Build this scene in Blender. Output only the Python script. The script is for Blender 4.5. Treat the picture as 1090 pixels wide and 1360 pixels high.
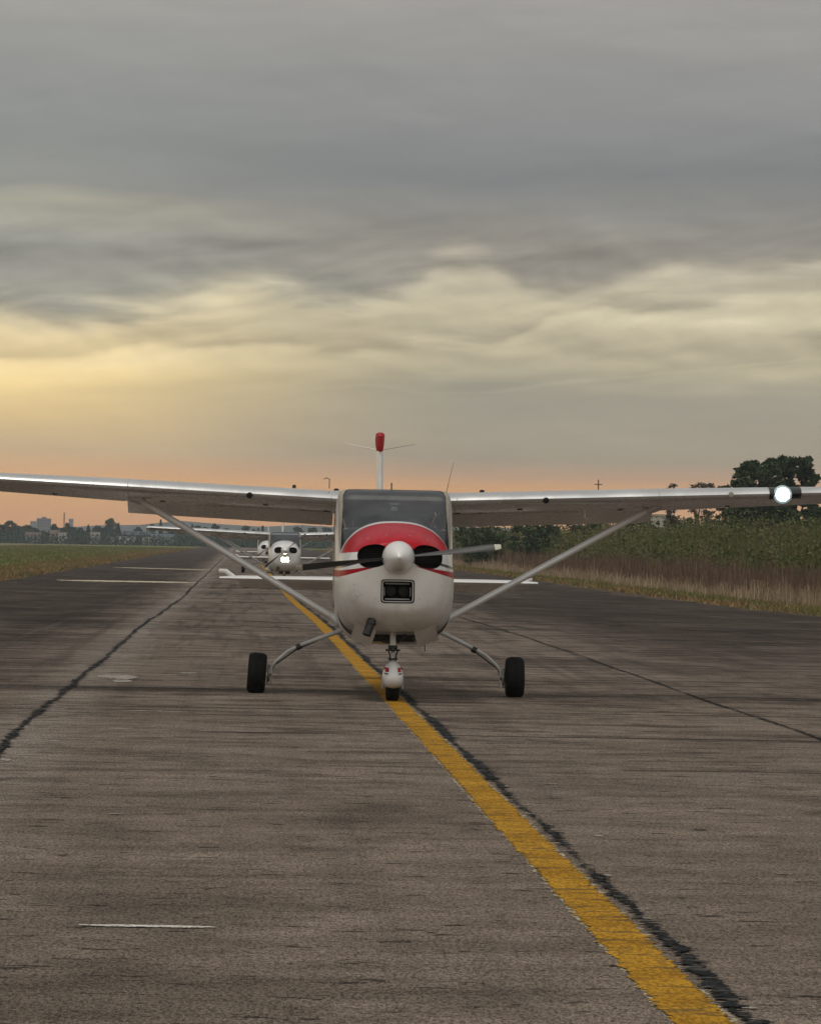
import bpy, math, random
import numpy as np
from mathutils import Vector, Matrix
from mathutils.bvhtree import BVHTree
PI = math.pi; R = math.radians
random.seed(7); rng = np.random.default_rng(7)
scene = bpy.context.scene
for o in list(bpy.data.objects): bpy.data.objects.remove(o)
COL = scene.collection

# ------------------------------------------------------------------ camera
CAM_H = 1.62; F = 5500.0; CX, CY = 545.0, 680.0
def cdir(px, py): return Vector(((px-CX)/F, -(py-CY)/F, -1.0))
_f = cdir(320, 718).normalized(); _r = cdir(1320, 718+18.0).normalized()
_u = _r.cross(_f).normalized(); _r = _f.cross(_u).normalized()
ROT = Matrix((_r, _f, _u))                      # camera -> world
CAMP = Vector((0, 0, CAM_H))
def P(px, py, Y):                               # point of the photo's ray at world depth Y
    d = ROT @ cdir(px, py); return CAMP + d*(Y/d.y)
def G(px, py, z=0.0):
    d = ROT @ cdir(px, py); return CAMP + d*((z-CAM_H)/d.z)
cd = bpy.data.cameras.new('camera'); cam = bpy.data.objects.new('camera', cd); COL.objects.link(cam)
cam.matrix_world = Matrix.Translation(CAMP) @ ROT.to_4x4()
cd.sensor_fit = 'HORIZONTAL'; cd.sensor_width = 36; cd.lens = 36*F/1090
cd.clip_start = 0.5; cd.clip_end = 30000
scene.camera = cam

# ------------------------------------------------------------------ node helper
class NT:
    def __init__(s, tree): s.t = tree; s.n = tree.nodes; s.l = tree.links
    def put(s, sock, v):
        if v is None: return
        if isinstance(v, bpy.types.NodeSocket): s.l.new(v, sock)
        else:
            if hasattr(sock.default_value, '__len__') and not hasattr(v, '__len__'): v = [v]*len(sock.default_value)
            if hasattr(sock.default_value, '__len__') and len(sock.default_value) == 4 and len(v) == 3: v = list(v)+[1]
            sock.default_value = v
    def node(s, kind, ins=None, **kw):
        nd = s.n.new(kind)
        for k, v in kw.items(): setattr(nd, k, v)
        for k, v in (ins or {}).items(): s.put(nd.inputs[k], v)
        return nd
    def m(s, op, a, b=None, c=None, clamp=False):
        nd = s.n.new('ShaderNodeMath'); nd.operation = op; nd.use_clamp = clamp
        for i, v in enumerate((a, b, c)): s.put(nd.inputs[i], v)
        return nd.outputs[0]
    def mix(s, f, a, b, mode='MIX'):
        nd = s.n.new('ShaderNodeMix'); nd.data_type = 'RGBA'; nd.blend_type = mode
        s.put(nd.inputs[0], f); s.put(nd.inputs[6], a); s.put(nd.inputs[7], b); return nd.outputs[2]
    def noise(s, vec, scale, detail=3, rough=.5, dist=0):
        nd = s.node('ShaderNodeTexNoise', {'Vector': vec, 'Scale': scale, 'Detail': detail, 'Roughness': rough, 'Distortion': dist}); return nd.outputs[0]
    def sc(s, vec, x, y, z, off=(0, 0, 0)):
        nd = s.n.new('ShaderNodeVectorMath'); nd.operation = 'MULTIPLY_ADD'; s.put(nd.inputs[0], vec); nd.inputs[1].default_value = (x, y, z); nd.inputs[2].default_value = off; return nd.outputs[0]
    def step(s, v, a, b): # smooth map a..b -> 0..1
        nd = s.n.new('ShaderNodeMapRange'); nd.interpolation_type = 'SMOOTHSTEP'; s.put(nd.inputs[0], v); s.put(nd.inputs[1], a); s.put(nd.inputs[2], b); return nd.outputs[0]
    def ramp(s, f, stops):
        nd = s.n.new('ShaderNodeValToRGB'); e = nd.color_ramp.elements
        while len(e) < len(stops): e.new(.5)
        for i, (p, c) in enumerate(stops): e[i].position = p; e[i].color = (*c, 1)
        s.put(nd.inputs[0], f); return nd.outputs[0]
def lin(r, g, b):
    f = lambda c: (c/255/12.92) if c < 10.3 else ((c/255+.055)/1.055)**2.4
    return (f(r), f(g), f(b))

# ------------------------------------------------------------------ world: overcast evening sky
SUN_EL, SUN_AZ = R(74), R(-120)                  # azimuth from +Y, negative = left
w = bpy.data.worlds.new('World'); scene.world = w; w.use_nodes = True
t = NT(w.node_tree); t.n.clear()
tc = t.node('ShaderNodeTexCoord'); dv = tc.outputs['Generated']
sx = t.node('ShaderNodeSeparateXYZ', {0: dv}); X, Y, Z = sx.outputs
az = t.m('ARCTAN2', X, Y); el = t.m('ARCSINE', Z)
U = t.m('MULTIPLY', az, 5500/1090.0); V = t.m('MULTIPLY', el, 5500/718.0)   # U -.29..+.71, V 0..1 in the view
cv = t.node('ShaderNodeCombineXYZ', {0: U, 1: V}).outputs[0]
n1 = t.noise(t.sc(cv, 1, 2.6, 1, (3.1, 1.7, 0)), 2.6, 5, .55, .3)       # broad banks
cvb = t.node('ShaderNodeCombineXYZ', {0: t.m('ADD', U, t.m('MULTIPLY', V, .55)), 1: t.m('SUBTRACT', V, t.m('MULTIPLY', U, .17))}).outputs[0]   # billows lean up to the right
def billow(ox, oy):
    vo = t.node('ShaderNodeTexVoronoi', {'Vector': t.sc(cvb, 1, 2.3, 1, (2.2+ox, 6.1+oy*2.3, 0)), 'Scale': 5.5, 'Smoothness': .7, 'Detail': 1.0, 'Roughness': .4}, feature='SMOOTH_F1').outputs[0]
    na = t.noise(t.sc(cvb, 1, 2.6, 1, (7.4+ox, 2.2+oy*2.6, 0)), 4.5, 5, .5, .35)
    return t.m('ADD', t.m('MULTIPLY', na, .75), t.m('MULTIPLY', vo, .30))
n2 = billow(0, 0); n2b = billow(-.020, -.014)
n3 = t.noise(t.sc(cv, .35, 3.2, 1, (1.4, 9.2, 0)), 5.0, 3, .5, .2)      # flat streaks
n4 = t.noise(t.sc(cv, 1, 1, 1, (5.4, 4.2, 0)), 1.6, 3, .5, .2)
Ux = t.m('ADD', U, .29, clamp=True)
def ridge(pts):                                   # height of a cloud edge along the horizon
    nd = t.node('ShaderNodeFloatCurve', {'Value': Ux}); c = nd.mapping.curves[0]
    while len(c.points) < len(pts): c.points.new(.5, .5)
    for p_, (a, b_) in zip(c.points, pts): p_.location = (a/1090, (718-b_)/718)
    nd.mapping.use_clip = False; nd.mapping.update(); return nd.outputs[0]
bl = t.m('SUBTRACT', n2, .52)
def below(b_, amp):  # distance under the edge
    return t.m('SUBTRACT', t.m('ADD', b_, t.m('MULTIPLY', bl, amp)), V)
r1 = below(ridge([(0, 432), (110, 430), (230, 412), (330, 388), (430, 408), (520, 396), (615, 345), (700, 388), (780, 380), (870, 352), (960, 368), (1090, 345)]), .16)
r2 = below(ridge([(0, 488), (180, 474), (330, 458), (440, 466), (540, 448), (640, 446), (740, 410), (860, 416), (980, 396), (1090, 384)]), .12)
r3 = below(ridge([(0, 560), (150, 548), (300, 540), (460, 516), (600, 520), (760, 506), (900, 486), (1090, 470)]), .07)
Vw = t.m('ADD', V, t.m('MULTIPLY', t.m('SUBTRACT', n1, .5), t.m('MULTIPLY', .12, t.step(V, .1, .45))))
Vw = t.m('ADD', Vw, t.m('MULTIPLY', t.m('SUBTRACT', n3, .5), t.m('MULTIPLY', .07, t.step(V, .12, .3))))
Vs = t.m('MULTIPLY', Vw, .8)
L = lambda y: .8*(718-y)/718
cl_ = t.ramp(Vs, [(0, lin(230, 152, 86)), (L(690), lin(232, 165, 94)), (L(652), lin(244, 178, 94)), (L(630), lin(232, 178, 120)), (L(600), lin(210, 180, 134)), (L(550), lin(238, 206, 144)),
                  (L(505), lin(253, 222, 154)), (L(450), lin(242, 219, 168)), (L(420), lin(228, 210, 168)), (L(380), lin(208, 198, 165))])
cr_ = t.ramp(Vs, [(0, lin(226, 152, 90)), (L(690), lin(226, 161, 96)), (L(645), lin(232, 169, 100)), (L(626), lin(194, 156, 120)), (L(604), lin(166, 152, 128)), (L(555), lin(165, 157, 137)),
                  (L(520), lin(165, 158, 138)), (L(485), lin(193, 182, 152)), (L(450), lin(190, 179, 150)), (L(400), lin(206, 195, 165)), (L(350), lin(200, 190, 166))])
gl_ = t.ramp(Vs, [(L(440), lin(162, 158, 142)), (L(370), lin(156, 153, 142)), (L(320), lin(150, 149, 141)), (L(288), lin(172, 168, 151)), (L(258), lin(149, 149, 142)), (L(160), lin(140, 142, 139)), (L(0), lin(161, 159, 153))])
gr_ = t.ramp(Vs, [(L(420), lin(160, 156, 142)), (L(340), lin(156, 150, 139)), (L(290), lin(148, 144, 136)), (L(225), lin(131, 133, 133)), (L(140), lin(147, 147, 145)), (L(0), lin(163, 160, 155))])
sidef = t.step(t.m('ADD', U, t.m('MULTIPLY', t.m('SUBTRACT', n4, .5), .35)), -.38, .30)
cream = t.mix(sidef, cl_, cr_); grey = t.mix(sidef, gl_, gr_)
def bump_(r, amp, wd, up):                        # light just under a cloud edge, shade just above it
    lt = t.m('MULTIPLY', t.step(r, -.004, .014), t.step(r, wd, .01)); dk_ = t.m('MULTIPLY', t.step(r, .004, -.008), t.step(r, -up, -.006))
    return t.m('MULTIPLY', t.m('SUBTRACT', lt, t.m('MULTIPLY', dk_, 1.0)), amp)
cl = t.mix(t.step(r1, -.040, .034), grey, cream)
rl = t.m('ADD', bump_(r1, .05, .06, .05), t.m('ADD', bump_(r2, .13, .07, .07), bump_(r3, t.m('MULTIPLY', .07, t.step(U, -.25, .2)), .10, -.0)))
rl = t.m('SUBTRACT', rl, t.m('MULTIPLY', t.m('MULTIPLY', t.step(r3, -.002, .006), t.step(r3, .09, .02)), t.m('MULTIPLY', .12, t.step(U, -.2, .2))))
shade = t.m('ADD', .955, t.m('MULTIPLY', .17, t.m('ADD', t.m('MULTIPLY', n1, .5), t.m('MULTIPLY', n3, .5))))
rel = t.m('MULTIPLY', t.m('SUBTRACT', n2, n2b), t.m('ADD', .30, t.m('MULTIPLY', 1.6, t.m('MULTIPLY', t.step(V, .25, .42), t.step(V, .68, .48))))); shade = t.m('ADD', t.m('ADD', shade, rel), rl)
cl = t.mix(1.0, cl, t.node('ShaderNodeCombineColor', {0: shade, 1: shade, 2: shade}).outputs[0], 'MULTIPLY')
hi = t.mix(t.step(el, .6, 1.3), (.34, .34, .34), (.50, .495, .48))             # brighter cloud overhead
hi = t.mix(t.step(Y, -.15, -.7), hi, (.92, .91, .88))                            # thin bright cloud behind the viewer
cl = t.mix(t.step(el, .15, .6), cl, hi); cl = t.mix(t.m('MULTIPLY', t.step(Y, -.1, -.6), t.step(el, .05, .2)), cl, (.85, .84, .81))
sky = t.node('ShaderNodeTexSky', sky_type='NISHITA', sun_disc=False, sun_elevation=SUN_EL, sun_rotation=SUN_AZ)
b1 = t.node('ShaderNodeBackground', {0: sky.outputs[0], 1: .05}); b2 = t.node('ShaderNodeBackground', {0: cl, 1: 1.0})
mx = t.node('ShaderNodeMixShader', {0: .97, 1: b1.outputs[0], 2: b2.outputs[0]})
t.node('ShaderNodeOutputWorld', {0: mx.outputs[0]})
# soft sun through the overcast
sl = bpy.data.lights.new('sun', 'SUN'); sl.energy = 1.0; sl.angle = R(16); sl.color = (1, .95, .86)
so = bpy.data.objects.new('sun', sl); COL.objects.link(so)
sd = Vector((math.sin(SUN_AZ)*math.cos(SUN_EL), math.cos(SUN_AZ)*math.cos(SUN_EL), math.sin(SUN_EL)))
so.rotation_euler = sd.to_track_quat('Z', 'Y').to_euler(); so.location = sd*50
vs = scene.view_settings; vs.view_transform = 'Standard'; vs.look = 'None'; vs.exposure = 0; vs.gamma = 1; vs.use_curve_mapping = False
scene.render.resolution_x = 820; scene.render.resolution_y = 1024
try: scene.cycles.transparent_max_bounces = 12; scene.cycles.volume_bounces = 0
except Exception: pass

# ------------------------------------------------------------------ materials
MATS = {}
def mat(name, color=(.5, .5, .5), rough=.5, metal=0, coat=0, var=.0, vscale=3, emit=None, estr=0, spec=.5, bump=0, bscale=40):
    m = bpy.data.materials.new(name); m.use_nodes = True; t = NT(m.node_tree); b = t.n['Principled BSDF']
    b.inputs['Roughness'].default_value = rough; b.inputs['Metallic'].default_value = metal
    b.inputs['Coat Weight'].default_value = coat; b.inputs['Coat Roughness'].default_value = .12; b.inputs['Specular IOR Level'].default_value = spec
    if var:
        tc = t.node('ShaderNodeTexCoord').outputs['Object']; n = t.noise(tc, vscale, 5, .6)
        dark = tuple(c*(1-var) for c in color); t.put(b.inputs['Base Color'], t.mix(t.step(n, .3, .62), dark, color))
        t.put(b.inputs['Roughness'], t.m('ADD', rough, t.m('MULTIPLY', t.m('SUBTRACT', n, .5), .3)))
    else: t.put(b.inputs['Base Color'], color)
    if emit: t.put(b.inputs['Emission Color'], emit); b.inputs['Emission Strength'].default_value = estr
    if bump:
        tc = t.node('ShaderNodeTexCoord').outputs['Object']
        bp = t.node('ShaderNodeBump', {'Strength': bump, 'Distance': .02, 'Height': t.noise(tc, bscale, 4)}); t.put(b.inputs['Normal'], bp.outputs[0])
    MATS[name] = m; return m
mat('white_paint', (.72, .71, .69), .32, coat=.4, var=.10, vscale=2.5)
mat('wing_paint', (.74, .74, .73), .27, metal=.75, coat=.0, var=.10, vscale=2.2)
mat('grey_paint', (.5, .5, .48), .5, var=.2, vscale=6)
mat('beige_trim', (.34, .31, .25), .6, var=.25, vscale=8)
mat('red_paint', (.42, .012, .02), .6, spec=.2, var=.15, vscale=9)
mat('rubber', (.006, .006, .006), .85, spec=.25)
mat('dark_metal', (.05, .048, .045), .5, metal=.6, var=.4, vscale=25)
mat('steel', (.42, .41, .39), .35, metal=.8, var=.3, vscale=18)
mat('black', (.006, .006, .006), .7)
mat('bezel_black', (.012, .012, .012), .35)
mat('blade', (.05, .05, .05), .45, var=.3, vscale=12)
mat('blade_tip', (.55, .52, .42), .5, var=.2, vscale=20)
mat('upholstery', (.12, .125, .13), .9, var=.3, vscale=12)
mat('headliner', (.46, .46, .46), .9, var=.1)
mat('dirty_brown', (.16, .13, .10), .7, var=.5, vscale=14)
mat('lamp_on', (.9, .95, 1), .3, emit=(.86, 1.0, .97), estr=60)
mat('lamp_warm', (.9, .9, .8), .3, emit=(.96, 1.0, .74), estr=60)
mat('halo_glow', (.8, .9, .9), .2, emit=(.62, .92, .90), estr=.8); mat('halo_dim', (.4, .45, .45), .3, emit=(.35, .60, .62), estr=.32); mat('halo_warm', (.8, .8, .7), .2, emit=(.85, 1.0, .55), estr=3)  # lamp glow painted as graded emission on rings and backing plate
mat('reflector', (.8, .8, .8), .12, metal=1)
mat('lamp_small', (.9, .9, .6), .3, emit=(1, .85, .35), estr=5)
mat('beacon_glass', (.35, .012, .018), .4, spec=.3)
def glass(name, tint=(.62, .66, .68), film=.10, fc=(.35, .36, .38)):
    m = bpy.data.materials.new(name); m.use_nodes = True; t = NT(m.node_tree); t.n.clear()
    tr = t.node('ShaderNodeBsdfTransparent', {0: tint}); gl = t.node('ShaderNodeBsdfGlossy', {0: (.9, .92, .95), 'Roughness': .06})
    df = t.node('ShaderNodeBsdfDiffuse', {0: fc}); tc = t.node('ShaderNodeTexCoord').outputs['Object']
    f0 = t.m('MULTIPLY', t.step(t.noise(tc, 4, 3, .5), .0, 1.0), film*2)
    a = t.node('ShaderNodeMixShader', {0: f0, 1: tr.outputs[0], 2: df.outputs[0]})
    fr = t.node('ShaderNodeFresnel', {0: 1.5})
    b = t.node('ShaderNodeMixShader', {0: t.m('MULTIPLY', fr.outputs[0], 1.3, clamp=True), 1: a.outputs[0], 2: gl.outputs[0]})
    t.node('ShaderNodeOutputMaterial', {0: b.outputs[0]}); MATS[name] = m
glass('windscreen_glass', (.66, .68, .70), .09, (.34, .35, .37)); glass('window_glass', (.5, .55, .57)); glass('lamp_glass', (.35, .38, .4), .05)

def livery(name, redtop):     # white paint with the cheat line and, on the cowl, the red top, by position on the airframe
    m = bpy.data.materials.new(name); m.use_nodes = True; t = NT(m.node_tree); b = t.n['Principled BSDF']
    tc = t.node('ShaderNodeTexCoord').outputs['Object']; s = t.node('ShaderNodeSeparateXYZ', {0: tc}); x, y, z = s.outputs
    n = t.noise(tc, 2.6, 5, .6); n2 = t.noise(t.sc(tc, 1, 1, .25), 9, 4, .6)
    base = t.mix(t.step(n, .3, .65), (.60, .585, .56), (.71, .70, .675))
    grime = t.m('MULTIPLY', t.step(n2, .5, .75), t.m('MULTIPLY', t.step(z, 1.15, .7), .35)); base = t.mix(grime, base, (.28, .25, .21))
    ax = t.m('ABSOLUTE', x); lo = t.m('SUBTRACT', 1.439, t.m('MULTIPLY', ax, .293)); dz = t.m('SUBTRACT', z, lo)
    th = t.m('MULTIPLY', t.m('SUBTRACT', ax, .15), .15)
    def gt(a, v): return t.step(a, v, t.m('ADD', v, .004) if not isinstance(v, float) else v+.004)
    red = t.m('MULTIPLY', gt(dz, 0.0), t.m('SUBTRACT', 1, gt(dz, th)))
    col = t.mix(red, base, (.34, .006, .014))
    blk = t.m('MULTIPLY', t.m('MULTIPLY', gt(dz, .086), t.m('SUBTRACT', 1, gt(dz, .114))), gt(ax, .27)); col = t.mix(blk, col, (.012, .014, .018))
    if redtop:
        rb = t.m('SUBTRACT', 1.545, t.m('MULTIPLY', t.m('MULTIPLY', x, x), .12))
        rt = t.m('MULTIPLY', gt(t.m('SUBTRACT', z, rb), 0.0), t.m('SUBTRACT', 1, gt(y, -1.21)))
        n5 = t.noise(tc, 18, 5, .65)
        col = t.mix(rt, col, t.mix(t.step(n5, .3, .7), (.34, .003, .012), (.46, .005, .018)))
    t.put(b.inputs['Base Color'], col); b.inputs['Coat Roughness'].default_value = .15
    rm = t.m('MAXIMUM', rt, red) if redtop else red
    t.put(b.inputs['Coat Weight'], t.m('MULTIPLY', t.m('SUBTRACT', 1, rm), .35)); t.put(b.inputs['Specular IOR Level'], t.m('SUBTRACT', .5, t.m('MULTIPLY', rm, .32)))
    t.put(b.inputs['Roughness'], t.m('ADD', .22, t.m('MULTIPLY', n, .25))); MATS[name] = m
livery('cowl_livery', True); livery('hull_livery', False)

def foliage(name, a, b, c=None, trans=.25, nscale=.5):
    m = bpy.data.materials.new(name); m.use_nodes = True; t = NT(m.node_tree); p = t.n['Principled BSDF']
    g = t.node('ShaderNodeNewGeometry').outputs['Random Per Island']; tc = t.node('ShaderNodeTexCoord').outputs['Object']
    n = t.noise(tc, nscale, 3); col = t.mix(g, a, b)
    if c: col = t.mix(t.step(n, .42, .62), col, c)
    t.put(p.inputs['Base Color'], col); p.inputs['Roughness'].default_value = .75; p.inputs['Specular IOR Level'].default_value = .15
    MATS[name] = m; return m
foliage('leaf_dark', (.022, .040, .018), (.06, .09, .035))
foliage('leaf_mid', (.03, .05, .02), (.07, .095, .035))
foliage('leaf_blue', (.025, .045, .035), (.05, .075, .05))
foliage('leaf_bare', (.07, .06, .045), (.13, .11, .08))
foliage('weed_green', (.034, .052, .016), (.125, .14, .042), (.13, .11, .05), nscale=.25)
foliage('weed_brown', (.07, .042, .028), (.25, .165, .11), (.12, .075, .048), nscale=.4)
foliage('weed_pale', (.26, .19, .12), (.46, .36, .24), (.22, .15, .10), nscale=.5)
foliage('dry_tuft', (.14, .09, .04), (.34, .22, .10), (.13, .12, .045), nscale=.35)
foliage('green_tuft', (.05, .08, .018), (.15, .18, .04), (.20, .16, .07), nscale=.2)
mat('bark', (.07, .055, .04), .9, var=.4, vscale=6)

# ------------------------------------------------------------------ mesh helpers
class MB:
    def __init__(s): s.v = []; s.f = []; s.mi = []
    def add(s, vs, fs, mi=0):
        k = len(s.v); s.v += [tuple(v) for v in vs]
        for f in fs: s.f.append(tuple(k+i for i in f)); s.mi.append(mi)
        return s
    def grid(s, rows, closed=False, mi=0, cap0=False, cap1=False):
        n = len(rows[0]); vs = [p for r in rows for p in r]; fs = []
        for i in range(len(rows)-1):
            for j in range(n if closed else n-1):
                a = i*n+j; b = i*n+(j+1) % n; fs.append((a, b, b+n, a+n))
        if cap0: fs.append(tuple(range(n-1, -1, -1)))
        if cap1: fs.append(tuple((len(rows)-1)*n+j for j in range(n)))
        return s.add(vs, fs, mi)
    def box(s, x0, x1, y0, y1, z0, z1, mi=0, M=None, b=0.0):
        if b <= 0:
            vs = [Vector(p) for p in ((x0,y0,z0),(x1,y0,z0),(x1,y1,z0),(x0,y1,z0),(x0,y0,z1),(x1,y0,z1),(x1,y1,z1),(x0,y1,z1))]
            fs = [(0,3,2,1),(4,5,6,7),(0,1,5,4),(1,2,6,5),(2,3,7,6),(3,0,4,7)]
        else:
            def ring(z, k): return [Vector(p+(z,)) for p in ((x0+b+k,y0+k),(x1-b-k,y0+k),(x1-k,y0+b+k),(x1-k,y1-b-k),(x1-b-k,y1-k),(x0+b+k,y1-k),(x0+k,y1-b-k),(x0+k,y0+b+k))]
            q = b*.6; rr = [ring(z0, q), ring(z0+q, 0), ring(z1-q, 0), ring(z1, q)]; vs = [p for r in rr for p in r]; fs = []
            for i in range(3):
                for j in range(8): fs.append((i*8+j, i*8+(j+1) % 8, (i+1)*8+(j+1) % 8, (i+1)*8+j))
            fs += [tuple(range(7, -1, -1)), tuple(24+j for j in range(8))]
        if M is not None: vs = [M @ v for v in vs]
        return s.add(vs, fs, mi)
    def tube(s, pts, rad, n=12, mi=0, sq=(1, 1), cap=True):
        pts = [Vector(p) for p in pts]; rad = rad if hasattr(rad, '__len__') else [rad]*len(pts); rows = []; up0 = None
        for i, p in enumerate(pts):
            d = (pts[min(i+1, len(pts)-1)]-pts[max(i-1, 0)]).normalized()
            if up0 is None: up0 = Vector((0, 1, 0)) if abs(d.y) < .9 else Vector((0, 0, 1))
            a = (up0 - d*up0.dot(d)).normalized(); b = d.cross(a)
            rows.append([p + (a*math.cos(2*PI*k/n)*sq[0] + b*math.sin(2*PI*k/n)*sq[1])*rad[i] for k in range(n)])
        return s.grid(rows, True, mi, cap, cap)
    def lathe(s, prof, M=None, n=24, mi=0):     # prof (r, h) about local z
        rows = [[Vector((r*math.cos(2*PI*k/n), r*math.sin(2*PI*k/n), h)) for k in range(n)] for r, h in prof]
        if M is not None: rows = [[M @ p for p in r] for r in rows]
        return s.grid(rows, True, mi, True, True)
    def mesh(s, name, mats, smooth=True, ang=38):
        me = bpy.data.meshes.new(name); me.from_pydata([tuple(v) for v in s.v], [], s.f)
        for m in (mats if isinstance(mats, (list, tuple)) else [mats]): me.materials.append(MATS[m])
        me.polygons.foreach_set('material_index', s.mi); me.update()
        if smooth: me.shade_smooth(); me.set_sharp_from_angle(angle=R(ang))
        return me
    def build(s, name, mats, parent=None, smooth=True, ang=38, recalc=True):
        me = s.mesh(name, mats, smooth, ang)
        if recalc:
            import bmesh; bm = bmesh.new(); bm.from_mesh(me); bmesh.ops.recalc_face_normals(bm, faces=bm.faces); bm.to_mesh(me); bm.free()
            if smooth: me.set_sharp_from_angle(angle=R(ang))
        return link(name, me, parent)
def link(name, me, parent=None):
    o = bpy.data.objects.new(name, me); COL.objects.link(o)
    if parent: o.parent = parent
    return o
def tag(o, label=None, cat=None, group=None, kind=None):
    if label: o['label'] = label
    if cat: o['category'] = cat
    if group: o['group'] = group
    if kind: o['kind'] = kind
    return o
def empty(name, loc=(0, 0, 0), rz=0, **kw):
    o = bpy.data.objects.new(name, None); COL.objects.link(o); o.location = loc; o.rotation_euler = (0, 0, rz); o.empty_display_size = .3
    return tag(o, **kw)
def fastmesh(name, V, Q, material, smooth=False):   # numpy quads
    me = bpy.data.meshes.new(name); nv, nf = len(V), len(Q)
    me.vertices.add(nv); me.vertices.foreach_set('co', np.asarray(V, np.float32).ravel())
    me.loops.add(nf*4); me.loops.foreach_set('vertex_index', np.asarray(Q, np.int32).ravel())
    me.polygons.add(nf); me.polygons.foreach_set('loop_start', np.arange(nf, dtype=np.int32)*4)
    me.update(calc_edges=True); me.validate(); me.materials.append(MATS[material])
    return me
def interp(tab, y, k):
    if y <= tab[0][0]: return tab[0][k]
    for a, b in zip(tab, tab[1:]):
        if y <= b[0]:
            u = (y-a[0])/(b[0]-a[0]); return a[k]+(b[k]-a[k])*u
    return tab[-1][k]
def hermite(tab, y, k):
    n = len(tab)
    if y <= tab[0][0]: return tab[0][k]
    if y >= tab[-1][0]: return tab[-1][k]
    for i in range(n-1):
        if y <= tab[i+1][0]: break
    y0, y1 = tab[i][0], tab[i+1][0]; h = y1-y0; u = (y-y0)/h; d = (tab[i+1][k]-tab[i][k])/h
    def sl(j):
        if j <= 0: return (tab[1][k]-tab[0][k])/(tab[1][0]-tab[0][0])
        if j >= n-1: return (tab[-1][k]-tab[-2][k])/(tab[-1][0]-tab[-2][0])
        a = (tab[j][k]-tab[j-1][k])/(tab[j][0]-tab[j-1][0]); b = (tab[j+1][k]-tab[j][k])/(tab[j+1][0]-tab[j][0])
        return 0 if a*b <= 0 else 2*a*b/(a+b)
    m0, m1 = sl(i)*h, sl(i+1)*h; u2, u3 = u*u, u*u*u
    return (2*u3-3*u2+1)*tab[i][k]+(u3-2*u2+u)*m0+(-2*u3+3*u2)*tab[i+1][k]+(u3-u2)*m1

# ------------------------------------------------------------------ ground, runway and markings
def ground_mat():
    m = bpy.data.materials.new('field_grass'); m.use_nodes = True; t = NT(m.node_tree); b = t.n['Principled BSDF']
    tc = t.node('ShaderNodeTexCoord').outputs['Object']; s = t.node('ShaderNodeSeparateXYZ', {0: tc}); x, y, z = s.outputs
    n1 = t.noise(tc, .05, 4, .6); n2 = t.noise(tc, .5, 5, .65); n3 = t.noise(tc, 6, 4, .7)
    g = t.mix(t.step(n2, .35, .65), (.09, .115, .026), (.16, .18, .042))
    g = t.mix(t.m('MULTIPLY', t.step(n1, .45, .6), .65), g, (.19, .155, .07))
    dist = t.m('SUBTRACT', t.m('ABSOLUTE', t.m('SUBTRACT', x, 2.7)), 12.4)         # metres outside the runway edge
    dn = t.m('ADD', dist, t.m('MULTIPLY', t.m('SUBTRACT', n2, .5), 3.5))
    tan_ = t.mix(t.step(n3, .35, .65), (.12, .085, .045), (.27, .19, .10)); tan_ = t.mix(t.step(dn, 1.4, .2), tan_, (.075, .055, .04))
    col = t.mix(t.step(dn, 1.2, 3.6), tan_, g)
    far = t.mix(t.step(n1, .4, .6), (.14, .125, .06), (.19, .15, .085)); col = t.mix(t.step(dn, 16, 34), col, far)
    col = t.mix(t.m('MULTIPLY', t.step(n3, .55, .7), .5), col, (.035, .032, .014))
    t.put(b.inputs['Base Color'], col); b.inputs['Roughness'].default_value = .95; b.inputs['Specular IOR Level'].default_value = .1
    MATS['field_grass'] = m
ground_mat()
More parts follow.
